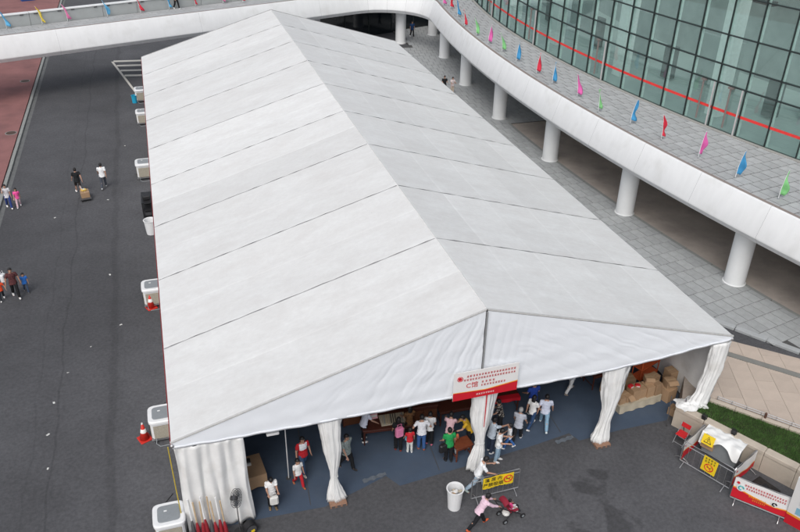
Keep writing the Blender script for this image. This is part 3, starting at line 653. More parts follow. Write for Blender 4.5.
# side walls, one panel per bay; back gable
for i in range(NB):
    for sgn in (-1, 1):
        y0 = i*BAY+.08; zb = .02
        MB().grid(lambda u, v: (sgn*(XP+.02+.025*math.sin(u*22+i)*(.3+v)), y0+u*(BAY-.16), EZ-.15-(EZ-.15-zb)*v), 40, 3).build('side_wall', M_CURT, tent, True)
MB().add([(-XP, NB*BAY-.1, 0), (XP, NB*BAY-.1, 0), (XP, NB*BAY-.1, EZ-.1), (0, NB*BAY-.1, RZ-.15), (-XP, NB*BAY-.1, EZ-.1)], [(0, 1, 2, 3, 4)]).build('back_wall', M_GABLE, tent)
# front gable: two wrinkled halves with a bottom hem
def zbot(x): return (3.94+.10*(abs(x)/HW)**2-.06*math.exp(-x*x*.4) if x < 0 else 3.86-.10*math.sin(math.pi*min(1, x/9))+.26*(x/HW)**3)+.012*math.sin(x*2.3)
for sgn in (-1, 1):
    def fn(u, v):
        x = u*(HW-.02)*sgn+sgn*.035; zt = RZ-(RZ-EZ)*abs(x)/HW-.055; zb = zbot(x); z = zt+(zb-zt)*v
        # tension folds: a fan below the ridge on one half, long sweeping creases on the other
        env = math.sin(math.pi*min(1, max(0, v*.96+.03)))**.5
        if sgn < 0:
            an_ = math.atan2(x-.9, 10.2-z)+.03*nz(x*1.1, z*1.3, 2)
            w_ = (.5-abs(math.sin(an_*26+.4*nz(x*2, z)))**.5)*max(0, 1-u*1.55)*.030+(.5-abs(math.sin(an_*61+1.3*nz(x, z*2))))*max(0, .8-u)*.012
            w_ += .010*math.sin(x*5+z*3+2*nz(x, z))*u
        else:
            tt = z+.50*x+.10*nz(x*.7, z*.9, 1)+.035*x*x*.2
            k1 = max(0, .45+nz(tt*2.1+1, x*.45, 5)); k2 = max(0, .3+nz(x*.8, tt*3.3, 9))
            w_ = (.5-abs(math.sin(tt*5.1+.8*nz(tt*1.7, x*.3, 3)))**.5)*.030*k1*min(1, .25+u*1.3)*(1-.4*u)+(.5-abs(math.sin(tt*13+nz(x*1.5, z)*2.2)))*.008*k2
            w_ += (.5-abs(math.sin((x-z*.12)*9+nz(x, z*.6)))**.6)*.016*max(0, 1-u*3.2)
        w_ *= env
        drape = .007*math.sin(z*9-x*1.2)*v
        return (x, -.10+w_+drape-.06*math.sin(math.pi*u)*v, z)
    MB().grid(fn, 260, 64).build('gable_panel', M_GABLE, tent, True)
    m_ = MB(); m_.grid(lambda u, v: (sgn*(.03+u*(HW-.04)), -.125-.04*math.sin(math.pi*u)+(.012*math.sin(u*70)), zbot(sgn*u*HW)+.03-.10*v), 60, 1)
    solidify(m_.build('gable_hem', M_GABLE, tent, True), .012)
MB().box((0.0, -.15, (RZ+zbot(0))/2), (.045, .05, RZ-zbot(0)-.15)).build('gable_center_pole', mat('gable_gap_dark', (.24, .245, .25), .6), tent)
MB().box((0, .06, 4.02), (2*XP, .10, .12)).build('header_beam', M_ALU, tent)
# corner fittings
for sgn in (-1, 1):
    MB().ball((sgn*(HW-.02), -.1, EZ-.14), .07, 8, 6).build('corner_fitting', M_STEEL, tent)
# tied curtains
def curtain(x, y, prof_, seed, nf=13, twist=0, dx=0, z_foot=0):
    """prof_: (z, half width, half depth, x shift); pleated closed sleeve"""
    N = 78; rings = []
    zs = [prof_[0][0]+(prof_[-1][0]-prof_[0][0])*k/30 for k in range(31)]
    for k, z in enumerate(zs):
        for a_, b_ in zip(prof_, prof_[1:]):
            if a_[0] >= z >= b_[0]: break
        t = (a_[0]-z)/max(1e-6, a_[0]-b_[0]); t = t*t*(3-2*t); hw, hd, sx = (a_[i]+(b_[i]-a_[i])*t for i in (1, 2, 3))
        ring = []
        for q in range(N):
            th = 2*math.pi*q/N; pl = 1+.15*(.6-1.2*abs(math.sin(th*nf*.5+seed+.9*math.sin(z*1.3+seed)+.5*math.sin(th*3+seed))))+.09*math.sin(th*5+seed*3+.7*z)+.06*math.sin(th*(nf*2+3)+seed*2+z*1.5)+.07*nz(th*3, z*3.5, seed)+(.10*math.sin(th*7+seed)*max(0, .7-z) if z < .7 else 0)
            ring.append((x+sx+hw*math.cos(th)*pl+.02*math.sin(z*3+seed), y+hd*math.sin(th)*pl, z))
        rings.append(ring)
    m_ = MB(); m_.rings(rings); return m_.build('curtain', M_CURT, tent, True)
curtain(-5.36, -.02, [(3.98, .38, .14, 0), (2.6, .30, .15, .02), (1.35, .13, .12, .06), (1.15, .11, .10, .06), (.9, .17, .14, .05), (.5, .27, .18, .05), (.3, .31, .2, .08), (.12, .36, .22, .10)], 1)
MB().tube([(-5.30+.125*math.cos(a*.523), -.02+.115*math.sin(a*.523), 1.24+.05*math.sin(a)) for a in range(13)], .014, 5).build('curtain_tie', M_CURT, tent)
curtain(.2, -.02, [(3.9, .46, .15, 0), (2.7, .40, .16, 0), (1.5, .17, .14, .0), (1.3, .16, .13, .0), (1.0, .24, .16, -.02), (.5, .31, .2, -.05), (.1, .37, .22, -.03)], 4)
MB().tube([(.2+.19*math.cos(a*.523), -.02+.165*math.sin(a*.523), 1.38+.04*math.sin(a)) for a in range(13)], .014, 5).build('curtain_tie', M_CURT, tent)
MB().grid(lambda u, v: (.24+.05*(u-.5)*(1-v*.5), -.20, 3.75-v*1.5), 1, 6).build('red_ribbon', M_REDB, tent)
curtain(5.55, .0, [(3.8, .55, .14, .05), (2.6, .44, .16, .05), (1.6, .27, .15, .02), (1.1, .22, .15, -.02), (.6, .30, .2, -.08), (.25, .40, .25, -.12), (.08, .36, .24, -.12)], 8)
curtain(10.0, -.05, [(3.95, .42, .14, .1), (2.6, .40, .16, .05), (1.7, .36, .17, -.05), (1.25, .40, .2, -.2), (1.04, .45, .25, -.3)], 12)
# wide hanging curtain on the left corner, pleated sheet
def fnl(u, v):
    x = -10.45+u*2.15+v*(.02+.16*u)+.05*v*math.sin(u*30); y = -.10+.055*math.sin(u*38+.8*math.sin(v*3))*(.5+.6*v)+.03*math.sin(u*17+v*4)+.03*nz(u*8, v*5)
    return (x+.02*math.sin(v*7+u*20), y, 3.95-3.88*v)
solidify(MB().grid(fnl, 120, 26).build('curtain', M_CURT, tent, True), .012)
MB().tube([(-10.62, -.02, 4.0), (-10.6, -.06, 2), (-10.56, -.1, .05)], .02, 6).build('ground_strap', mat('yellow_strap', (.5, .38, .05), .6), tent)
# carpet in the tent, joined sheets with a ragged front edge
edge = [(-10.2, -.15), (-8.37, -.1), (-5.73, -.22), (-4.11, .29), (-3.22, .6), (-2.86, -.02), (0, .24), (2.89, .53), (4.5, .76), (4.7, .26), (6.59, .35), (8.72, .33), (9.4, .75), (10.2, 1.6)]
m_ = MB(); pl_ = [Vector(p) for p in edge]; vs = [(p.x, p.y, .008) for p in pl_]+[(p.x, 44.5, .008) for p in pl_]; n_ = len(pl_)
m_.add(vs, [(i, i+1, n_+i+1, n_+i) for i in range(n_-1)]); tag(m_.build('carpet', M_CARPET), kind='structure')
for (x0, y0, x1, y1) in ((-6.2, .0, -5.6, 8), (-1.2, .3, -.7, 8), (4.2, .9, 4.5, 8)):
    o = MB().box((0, 0, 0), (.03, math.hypot(x1-x0, y1-y0), .003)).build('carpet_tape', M_DKGREY, bpy.data.objects['carpet'], False, ((x0+x1)/2, (y0+y1)/2, .011), -math.atan2(x1-x0, y1-y0))
def strip(px0, py0, px1, py1, label):
    a, b_ = G(px0, py0), G(px1, py1); m_ = MB(); d = (b_-a); n2 = Vector((-d.y, d.x, 0)).normalized()
    m_.grid(lambda u, v: tuple(a+d*u+n2*(v-.5)*(.18+.05*math.sin(u*19))+Vector((0, 0, .02+.025*abs(nz(u*9, v*3))))), 18, 4)
    tag(m_.build('plastic_strip', mat('crumpled_film', (.13, .15, .175), .4, .3, 9), None, True), label, 'plastic strip')
strip(363, 482, 386, 474, 'crumpled grey plastic strip at the notch in the blue carpet edge')
strip(556, 443, 573, 437, 'crumpled grey plastic strip lying on the carpet edge near the pleated curtain')
for x, y, lab in ((-5.25, -.12, 'weathered block under the tied curtain beside the grey-shirted man'), (5.42, -.12, 'weathered block under the loosely tied curtain by the cardboard boxes')):
    r_ = thing('weight_block', lab, 'block', (x, y, 0)); MB().box((0, -.05, .06), (.62, .42, .12), bev=.01).build('body', M_BRICKW, r_)
    for k in (-.2, 0, .2): MB().box((k, -.262, .06), (.12, .01, .07)).build('slot', M_DKGREY, r_)

# ------------------------------------------------------------------ banner above the entrance
bn_ = thing('entrance_banner', 'white and red entrance banner hung on the tent gable', 'banner', (.1, -.32, 4.46), 0)
BW, BH = 2.42, 1.2
MB().box((0, .015, 0), (BW, .02, BH)).build('sheet', M_WHB, bn_)
MB().add([(-BW/2, -.001, -BH/2), (BW/2, -.001, -BH/2), (BW/2, -.001, -BH/2+.44), (0, -.001, -BH/2+.30), (-BW/2, -.001, -BH/2+.36)], [(0, 1, 2, 3, 4)]).build('orange_edge', M_ORB, bn_)
MB().add([(-BW/2, -.004, -BH/2), (BW/2, -.004, -BH/2), (BW/2, -.004, -BH/2+.40), (0, -.004, -BH/2+.27), (-BW/2, -.004, -BH/2+.34)], [(0, 1, 2, 3, 4)]).build('red_field', M_REDB, bn_)
def lay_text(parent, body, size, x, y, z, material, rot=(math.pi/2, 0, 0), name='lettering'):
    me = text_mesh(body, size, name); me.materials.clear(); me.materials.append(material); o = link(name, me, parent); o.location = (x, y, z); o.rotation_euler = rot; return o
def glyphs(parent, x0, x1, z, h, n, material, y=-.006, seed=0, M=None, name='small_characters'):
    """rows of illegible square characters, each made of a few strokes"""
    rr = random.Random(seed); m_ = MB(); stp = (x1-x0)/n
    for k in range(n):
        cx_ = x0+stp*(k+.5); s = min(stp*.78, h)
        for j in range(3): m_.box((cx_, y, z+h*(.38-.38*j)), (s*rr.uniform(.6, 1), .003, h*.13))
        m_.box((cx_+rr.uniform(-.25, .25)*s, y, z), (h*.14, .003, h*rr.uniform(.7, 1)))
        m_.box((cx_+rr.uniform(-.3, .3)*s, y, z-h*.2), (h*.12, .003, h*.5))
    o = m_.build(name, material, parent)
    tag(o, kind='stuff'); return o
glyphs(bn_, -.75, 1.1, .40, .085, 17, M_REDB, seed=1); glyphs(bn_, -.85, 1.1, .25, .085, 19, M_REDB, seed=2)
glyphs(bn_, -.2, .35, .06, .085, 4, M_REDB, seed=3); glyphs(bn_, -.2, .75, -.08, .085, 9, M_REDB, seed=4)
glyphs(bn_, -.35, .35, -.46, .07, 8, M_WHB, seed=5)
lay_text(bn_, 'C馆', .27, -.52, -.006, -.02, M_REDB)
m_ = MB(); m_.tube([(-.98, -.006, .33), (-.98, -.004, .33)], .07, 14); m_.tube([(-.98+.1*math.cos(a*.628), -.006, .33+.1*math.sin(a*.628)) for a in range(11)], .012, 5); m_.build('emblem', M_REDB, bn_)

# ------------------------------------------------------------------ air coolers, cones and clutter along the left side
def cooler(x, y, label, s=1.0, pad=True, rz=0):
    r_ = thing('air_cooler', label, 'air cooler', (x, y, 0), rz, 'evaporative coolers along the tent side')
    for sx in (-.42, .42):
        for sy in (-.42, .42): MB().tube([(sx*s, sy*s, 0), (sx*s, sy*s, .16*s)], .025, 6).build('foot', M_STEEL, r_)
    MB().box((0, 0, .15*s), (.98*s, .98*s, .05*s)).build('base_frame', M_STEEL, r_)
    MB().box((0, 0, .56*s), (.92*s, .92*s, .76*s), bev=.06*s).build('housing', M_WPLAST, r_)
    if pad:
        for k, (dx, dy, a) in enumerate(((0, -.47, 0), (-.47, 0, math.pi/2))): MB().box((0, 0, 0), (.74*s, .03, .62*s), bev=.012).build('cooling_pad', M_PAD, r_, False, (dx*s, dy*s, .52*s), a)
    rg_ = []
    def rr(w_, z): 
        o_ = []
        for q in range(24):
            t = 2*math.pi*q/24; c, s_ = math.cos(t), math.sin(t); e = .35
            o_.append((w_*math.copysign(abs(c)**e, c), w_*math.copysign(abs(s_)**e, s_), z))
        return o_
    MB().rings([rr(.50*s, .92*s), rr(.53*s, .95*s), rr(.53*s, 1.04*s), rr(.49*s, 1.08*s)]).build('lid', M_WPLAST, r_)
    t = MB().rings([rr(.36*s, 1.075*s), rr(.37*s, 1.088*s), rr(.34*s, 1.10*s)]).build('top_grille', M_GREYPAN, r_)
    MB().box((-.1*s, .1*s, 1.112*s), (.1*s, .05*s, .012)).build('maker_plate', M_WPLAST, r_)
    MB().tube([(-.47*s, .3*s, .3*s), (-.56*s, .36*s, .05), (-.6*s, .6*s, .012), (-.45*s, .95*s, .012), (-.2*s, 1.5*s, .012), (.1*s, 1.9*s, .012)], .014, 6).build('power_cable', M_BLACK, r_)
    MB().tube([(-.3*s, -.49*s, .25*s), (-.34*s, -.58*s, .06), (-.2*s, -.72*s, .014), (.25*s, -.7*s, .014)], .018, 6).build('water_hose', M_GREYPAN, r_)
    MB().tube([(.4*s, .2*s, .7*s), (.75*s, .2*s, .9*s)], [.22*s, .2*s], 10).build('air_duct', M_WPLAST, r_)
    return r_
cooler(-11.0, 5.25, 'white air cooler with beige pad beside the orange cone at the tent corner')
cooler(-10.98, .02, 'white air cooler outside the front corner post and wide hanging curtain')
cooler(-11.05, 15.1, 'white air cooler with an orange cone against its pad')
cooler(-11.1, 31.0, 'white air cooler between the black rack and the litter on the road', 1.05)
cooler(-11.0, 41.6, 'white air cooler standing next to the one with the blue barrel', .95)
cooler(-11.0, 47.2, 'white air cooler with a blue barrel at its foot near the hatched marking', 1.0)
def bucket(x, y, label, col, r0=.26, r1=.34, h=.75, z=0, cat='bin', junk=True, name='waste_bin'):
    r_ = thing(name, label, cat, (x, y, z)); n = 20; c = lambda r, zz: [(r*math.cos(2*math.pi*k/n), r*math.sin(2*math.pi*k/n), zz) for k in range(n)]
    MB().rings([c(r0, 0), c(r1, h), c(r1+.03, h), c(r1+.03, h-.04), c(r1+.005, h-.05)][:2]+[c(r1+.03, h), c(r1+.03, h+.03), c(r1-.01, h+.03), c(r1-.02, h), c(r0, .3*h)]).build('body', col, r_, False)
    if junk:
        q = MB(); rr = random.Random(5)
        for k in range(12):
            a = rr.uniform(0, 6.28); d = rr.uniform(0, r1*.7); q = MB().ball((d*math.cos(a), d*math.sin(a), h*.83+rr.uniform(0, .05)), (rr.uniform(.05, .1), rr.uniform(.04, .08), .04), 7, 5); q.build('rubbish', random.choice([M_PAPER, M_CARD, M_WHB, M_BEIGEC]), r_)
    return r_
bucket(-10.98, 22.7, 'white plastic tub standing below the tent eave past the black rack', M_WPLAST, .27, .34, .85, name='plastic_tub', cat='tub', junk=False)
p = G(457, 513); bucket(p.x, p.y+.3, 'tall white waste bin full of rubbish in front of the tent', M_WPLAST, .23, .29, .9)
p = G(135, 103); bucket(p.x, p.y+.1, 'small blue barrel beside the farthest air cooler', mat('barrel_blue', (.02, .33, .52), .4), .2, .22, .6, name='barrel', cat='barrel', junk=False)
def cone(px, py, label, s=1.0):
    p = G(px, py); r_ = thing('traffic_cone', label, 'traffic cone', (p.x, p.y+.12, 0), .4, 'traffic cones by the coolers'); n = 18; c = lambda r, zz: [(r*math.cos(2*math.pi*k/n), r*math.sin(2*math.pi*k/n), zz) for k in range(n)]
    MB().box((0, 0, .025), (.46*s, .46*s, .05), bev=.02).build('base', M_CONE, r_)
    MB().rings([c(.18*s, .05), c(.035*s, .74*s)]).build('body', M_CONE, r_, True)
    MB().rings([c(.118*s, .36*s), c(.083*s, .52*s), c(.079*s, .52*s), c(.114*s, .36*s)], cap=False).build('reflective_band', M_WHB, r_, True); MB().rings([c(.04*s, .70*s), c(.032*s, .78*s)]).build('tip', M_WHB, r_)
cone(145, 441, 'orange cone beside the air cooler nearest the front corner of the tent', 1.05); cone(151.5, 309, 'orange cone leaning close to an air cooler halfway along the tent', 1.05)
rk_ = thing('black_rack', 'tall black metal rack beside the white tub under the eave', 'rack', (-11.05, 24.9, 0))
for sx in (-.25, .25):
    for sy in (-.75, .75): MB().tube([(sx, sy, 0), (sx, sy, 1.3)], .03, 6).build('leg', M_BLACK, rk_)
for z in (.35, .8, 1.28): MB().box((0, 0, z), (.6, 1.6, .04)).build('shelf', M_BLACK, rk_)
for k in range(5): MB().tube([(-.28, -.7+k*.35, .35), (-.28, -.7+k*.35, 1.28)], .015, 5).build('bar', M_BLACK, rk_)
for i, (dy, z, c_) in enumerate(((-.4, .38, M_DKGREY), (.3, .83, M_GREYPAN), (-.2, 1.32, M_BLACK))): MB().box((0, dy, z+.12), (.4, .5, .22), bev=.03).build('stored_box', c_, rk_)
# hand trolley with a box
p = G(85.5, 201); r_ = thing('flat_trolley', 'low flat trolley pulled by the man in black', 'trolley', (p.x, p.y+.3, 0), R(100))
MB().box((0, 0, .17), (.95, .66, .05), bev=.01).build('platform', M_DKGREY, r_)
for sx in (-.35, .35):
    for sy in (-.25, .25): MB().tube([(sx, sy-.02, .075), (sx, sy+.02, .075)], .075, 12).build('wheel', M_BLACK, r_)
MB().tube([(.45, 0, .18), (.9, .12, .55), (1.25, .20, .82)], .014, 5).build('handle', M_STEEL, r_)
def carton(x, y, z, d, rz, label, grp='cardboard cartons', open_=False, tape=True):
    r_ = thing('cardboard_carton', label, 'carton', (x, y, z), rz, grp)
    MB().box((0, 0, d[2]/2), d, bev=.008).build('body', M_CARD, r_)
    if tape: MB().box((0, 0, d[2]+.002), (d[0]+.004, .06, .004)).build('tape', M_CARDTAPE, r_); MB().box((d[0]/2+.002, 0, d[2]-.08), (.004, .06, .15)).build('tape', M_CARDTAPE, r_)
    if open_:
        for s_ in (-1, 1): o = MB().box((0, s_*d[1]*.25, 0), (d[0]*.96, d[1]*.5, .008)).build('flap', M_CARD, r_); o.location = (0, s_*d[1]*.47, d[2]+.04); o.rotation_euler = (s_*-.6, 0, 0)
    return r_
carton(p.x+.02, p.y+.32, .2, (.62, .5, .34), R(100), 'brown carton riding on the flat trolley'); 
MB().box((0, 0, 0), (.26, .22, .12), bev=.02)
bg_ = thing('yellow_packet', 'small yellow packet on top of the trolley carton', 'packet', (p.x-.02, p.y+.38, .55), .5); MB().box((0, 0, .05), (.3, .24, .1), bev=.03).build('body', mat('packet_yellow', (.65, .45, .10), .6), bg_); MB().box((0, 0, .102), (.1, .2, .004)).build('print', M_PAPER, bg_)

# ------------------------------------------------------------------ things inside and in front of the tent
def table(x, y, rz, L_, W_, H, label, material=M_DARKWOOD, grp=None, apron=True):
    r_ = thing('wooden_table', label, 'table', (x, y, 0), rz, grp)
    MB().box((0, 0, H-.025), (L_, W_, .05), bev=.012).build('tabletop', material, r_)
    for sx in (-1, 1):
        for sy in (-1, 1): MB().tube([(sx*(L_/2-.07), sy*(W_/2-.07), 0), (sx*(L_/2-.07), sy*(W_/2-.07), H-.05)], [.028, .038], 8).build('leg', material, r_)
    if apron:
        for sy in (-1, 1): MB().box((0, sy*(W_/2-.07), H-.11), (L_-.14, .025, .12)).build('apron', material, r_)
        for sx in (-1, 1): MB().box((sx*(L_/2-.07), 0, .2), (.03, W_-.14, .03)).build('stretcher', material, r_)
    return r_
ta = G(383, 424, .78)
table(-2.55, 2.72, R(-6), 2.1, 1.0, .78, 'dark red wooden table carrying the tray of pale sticks')
tr_ = thing('stick_tray', 'white tray with rows of thin dark and pale sticks on the table', 'tray', (-2.35, 2.68, .782), R(-4))
MB().box((0, 0, .02), (1.0, .62, .04), bev=.01).build('tray', M_BEIGEC, tr_)
for k in range(11): MB().tube([(-.45+k*.09, -.26, .06), (-.40+k*.09, .26, .07)], .018, 6).build('stick', M_BLACK if k in (4, 5, 6) else random.choice([M_WOODL, M_BEIGEC, M_GREYPAN]), tr_)
pr_ = thing('price_card', 'small pink and white card standing on the dark table', 'card', (-3.1, 2.95, .782)); MB().box((0, 0, .1), (.42, .02, .2), rot=(-.5, 0, 0)).build('card', mat('card_pink', (.65, .35, .38), .6), pr_); MB().box((0, -.016, .13), (.36, .006, .07), rot=(-.5, 0, 0)).build('print', M_PAPER, pr_)
def cabinet(x, y, rz, w_, d_, h_, label):
    r_ = thing('carved_cabinet', label, 'cabinet', (x, y, 0), rz)
    MB().box((0, 0, h_/2+.05), (w_, d_, h_-.1), bev=.02).build('body', M_DARKWOOD, r_); MB().box((0, 0, h_+.02), (w_+.08, d_+.06, .05), bev=.015).build('top', M_DARKWOOD, r_)
    for s_ in (-1, 1):
        d1 = MB().box((s_*w_/4, -d_/2-.012, h_/2), (w_/2-.04, .02, h_-.3)).build('door', mat('carved_panel', (.12, .045, .02), .45, .5, 25, .8, 30), r_); MB().ball((s_*.04, -d_/2-.035, h_/2), .02, 6, 5).build('handle', M_CARDTAPE, d1)
        MB().box((s_*(w_/2-.06), 0, .03), (.07, d_-.1, .06)).build('foot', M_DARKWOOD, r_)
    return r_
cabinet(-1.0, 3.0, R(-4), 1.1, .55, 1.05, 'dark carved cabinet behind the girl in red')
vb = thing('carved_vase_stand', 'dark carved wooden stand with a gilt relief on the cabinet', 'carving', (-1.0, 3.0, 1.1)); MB().rings([[(r_*math.cos(k*.524), r_*.6*math.sin(k*.524), z) for k in range(12)] for r_, z in ((.28, 0), (.34, .08), (.3, .35), (.16, .5))]).build('body', M_DARKWOOD, vb, True)
for k in range(5): MB().ball((-.2+.1*k, -.19, .22+.06*math.sin(k*2)), (.05, .03, .06), 7, 5).build('gilt_relief', mat('gilt', (.35, .20, .05), .4), vb)
for x_, w_, lab in ((-3.3, 1.7, 'tall dark cabinet behind the table with the stick tray'), (-1.4, 1.8, 'tall dark cabinet behind the low carved cabinet'), (.6, 1.9, 'tall dark cabinet behind the woman in pale pink'), (2.6, 1.7, 'tall dark cabinet behind the table with the red runner')):
    cabinet(x_, 3.85, 0, w_, .6, 1.5, lab)
table(.45, 2.95, R(-2), 1.7, .9, .78, 'dark wooden display table by the woman in pale pink')
table(-.15, .78, R(8), .75, .55, .72, 'small reddish wooden side table beside the tied middle curtain', mat('reddish_wood', (.16, .045, .022), .4, .25, 9))
table(2.15, 3.05, R(-3), 2.0, .9, .78, 'dark table with the red runner behind the white-bloused shopper')
rn = thing('red_runner', 'narrow red cloth runner along the table edge', 'cloth', (2.15, 2.58, .79), R(-3)); MB().grid(lambda u, v: (-.95+1.9*u, -.02-.02*math.sin(u*20)*v, -.16*v), 24, 2).build('cloth', M_REDB, rn, True); MB().box((0, .1, .004), (1.9, .26, .006)).build('top_fold', M_REDB, rn)
tb = table(-7.98, 1.72, R(6), .72, 1.05, .75, 'table hung with brown paper next to the wide curtain', M_STEEL, None, False)
MB().box((0, 0, .765), (.78, 1.1, .025)).build('cover', M_CARD, tb); MB().grid(lambda u, v: (-.38+.77*u, -.56-.03*math.sin(u*9)*v-.05*v, .77-.52*v), 12, 4).build('cover_drop', M_CARD, tb)
bx = thing('clutter_pile', 'small pile of black and white gear on the brown table', 'gear', (-8.15, 1.95, .78)); MB().box((0, 0, .05), (.26, .22, .1), bev=.02).build('case', M_BLACK, bx); MB().box((.05, -.16, .03), (.18, .1, .06), bev=.01).build('gadget', M_PAPER, bx)
# hanging light box, inner pole
lb = thing('hanging_light_box', 'pale rectangular fixture hung under the gable hem', 'fixture', (-7.3, .15, 3.62)); MB().box((0, 0, 0), (.42, .22, .10), bev=.02).build('body', M_WPLAST, lb)
for s_ in (-.2, .2): MB().tube([(s_, 0, .06), (s_, 0, .3)], .008, 5).build('hanger', M_STEEL, lb)
ip = thing('support_pole', 'thin white pole standing inside the tent near the brown table', 'pole', (-6.72, 1.5, 0)); MB().tube([(0, 0, 0), (0, 0, 2.95)], .02, 8).build('shaft', M_WPLAST, ip); MB().tube([(0, 0, 0), (0, 0, .03)], .10, 14).build('base', M_DKGREY, ip)
# industrial fan
fn_ = thing('pedestal_fan', 'black pedestal fan in front of the wide curtain', 'fan', (-8.76, -.50, 0), R(-28))
MB().tube([(0, 0, 0), (0, 0, .05)], .24, 18).build('base', M_BLACK, fn_); MB().tube([(0, 0, .05), (0, 0, 1.75)], .022, 8).build('stand', M_DKGREY, fn_)
hd_ = bpy.data.objects.new('fan_head', None); C.objects.link(hd_); hd_.parent = fn_; hd_.location = (0, 0, 1.88); hd_.rotation_euler = (0, R(-12), 0)
for r__ in (.36, .28, .2, .12):
    for dx in (-.05, .08): MB().tube([(dx, r__*math.cos(a*.2618), r__*math.sin(a*.2618)) for a in range(25)], .009, 5).build('cage_ring', M_DKGREY, hd_)
for k in range(18):
    a = k*math.pi/9; MB().tube([(-.05, .1*math.cos(a), .1*math.sin(a)), (-.05, .36*math.cos(a), .36*math.sin(a)), (.08, .36*math.cos(a), .36*math.sin(a)), (.1, .08*math.cos(a), .08*math.sin(a))], .006, 4).build('cage_wire', M_DKGREY, hd_)
for k in range(3):
    a = k*2.094; m_ = MB(); m_.grid(lambda u, v: (.03*(v-.5)+.01, (.05+.26*u)*math.cos(a+(v-.5)*1.1), (.05+.26*u)*math.sin(a+(v-.5)*1.1)), 4, 4); m_.build('blade', M_GREYPAN, hd_)
MB().tube([(-.22, 0, 0), (.04, 0, 0)], .09, 12).build('motor', M_BLACK, hd_)
dr = thing('drum_blower', 'round black drum blower with a yellow sticker under the fan', 'blower', (-8.42, -.62, 0), R(-70))
MB().tube([(-.18, 0, .36), (-.18, 0, .36), (.18, 0, .36)], .33, 20).build('drum', M_BLACK, dr); MB().tube([(.181, 0, .36), (.19, 0, .36)], .25, 18).build('grille', M_DKGREY, dr); MB().box((.2, .05, .28), (.01, .18, .15)).build('sticker', M_YEL, dr)
for s_ in (-.2, .2): MB().box((0, s_, .03), (.4, .05, .06)).build('foot', M_DKGREY, dr)
fn_.scale = (.84, .84, .88); dr.scale = (.72, .72, .72)
# furled flags leaning at the left corner
for k in range(8):
    px = 196+k*4.6; b_ = G(px, 540); tx = random.uniform(-.10, .10); r_ = thing('furled_flag', f'furled {"red" if k % 4 else "dark grey"} flag on a {"pale wooden" if k % 3 else "white"} pole leaning on the wide curtain', 'flag', (b_.x, b_.y+random.uniform(-.1, .1), 0), 0, 'furled flags at the tent corner')
    top = (tx-.05, .25, 1.75+random.uniform(-.15, .15)); MB().tube([(0, 0, 0), top], .028, 7).build('pole', M_WOODL if k % 3 else M_WPLAST, r_)
    pts = [tuple(Vector(top)*t) for t in (.06, .2, .36, .52)]; MB().tube(pts, [.05, .075, .065, .02], 8).build('cloth', mat('furled_red', (.24, .012, .02), .8, .2, 12) if k % 4 else M_DKGREY, r_, True)
# cartons and counter on the right
ct = thing('cloth_counter', 'low bench covered with a beige cloth below the cartons', 'bench', (8.05, 1.62, 0), R(6))
MB().box((0, 0, .2), (2.1, .6, .38)).build('body', M_BEIGEC, ct)
MB().grid(lambda u, v: (-1.07+2.14*u, -.315-.03*math.sin(u*25)*v-.03*v, .41-.37*v), 40, 4).build('cloth_front', M_BEIGEC, ct, True); MB().box((0, 0, .395), (2.16, .68, .015)).build('cloth_top', M_BEIGEC, ct)
labs = ['low carton at the curtain end of the cloth-covered bench', 'open carton second along the cloth-covered bench', 'tall carton third along the cloth-covered bench', 'carton in the middle of the cloth-covered bench', 'wide carton fifth along the cloth-covered bench', 'carton at the wall end of the cloth-covered bench']
cu_, k = -1.05, 0
for wd1, h1 in ((.34, .3), (.32, .28), (.36, .52), (.36, .46), (.38, .5), (.34, .55)):
    q = Vector((8.05, 1.62))+Vector((math.cos(R(6)), math.sin(R(6))))*(cu_+wd1/2); carton(q.x, q.y+random.uniform(-.05, .05), .405, (wd1-.02, .5, h1), R(6)+random.uniform(-.16, .16), labs[k], 'cartons along the cloth-covered bench', k == 1); cu_ += wd1; k += 1
for (x, y, z, d, rz, lab, op) in ((9.55, 1.55, 0, (.55, .5, .62), .3, 'big carton on the carpet behind the right curtain', 0), (9.6, 1.6, .625, (.46, .40, .34), -.1, 'carton stacked on the big carton behind the right curtain', 1), (10.0, 2.15, 0, (.4, .45, 1.0), .1, 'tall upright carton leaning on the tent side wall', 0), (9.2, 2.2, 0, (.5, .42, .5), -.2, 'carton beside the orange shelf', 0), (9.2, 2.2, .505, (.42, .36, .34), .25, 'carton stacked beside the orange shelf', 0), (7.15, 1.72, .71, (.34, .32, .22), .35, 'small carton stacked on the low carton by the curtain', 0), (8.65, 1.8, .91, (.38, .34, .26), -.3, 'carton stacked on top of the wide carton', 1), (7.3, 2.6, 0, (.5, .45, .5), .2, 'carton on the carpet behind the bench', 0), (8.2, 2.65, 0, (.62, .5, .62), -.1, 'large carton on the carpet behind the bench', 0), (9.25, .62, 0, (.4, .36, .34), .5, 'small carton on the carpet at the planter wall end', 0)):
    carton(x, y, z, d, rz, lab, 'cartons on the carpet', bool(op))
def toy_pack(x, y, z, col, label):
    r_ = thing('small_packet', label, 'packet', (x, y, z), random.uniform(-.4, .4)); MB().box((0, 0, .06), (.22, .18, .12), bev=.03).build('body', col, r_); MB().box((0, -.092, .06), (.14, .004, .06)).build('print', M_PAPER, r_)
toy_pack(7.25, 2.25, .0, M_REDPL, 'red packet on the carpet behind the counter, curtain end'); toy_pack(8.05, 1.68, .87, M_REDPL, 'red packet on top of the middle carton'); toy_pack(7.7, 1.66, .93, M_REDPL, 'red packet on top of the third carton'); toy_pack(9.2, .05, TZ, mat('lilac', (.5, .38, .52), .6), 'lilac packet on the planter wall corner')
sh = thing('orange_shelf', 'orange metal shelf with goods against the tent side', 'shelf', (9.3, 2.95, 0), R(20))
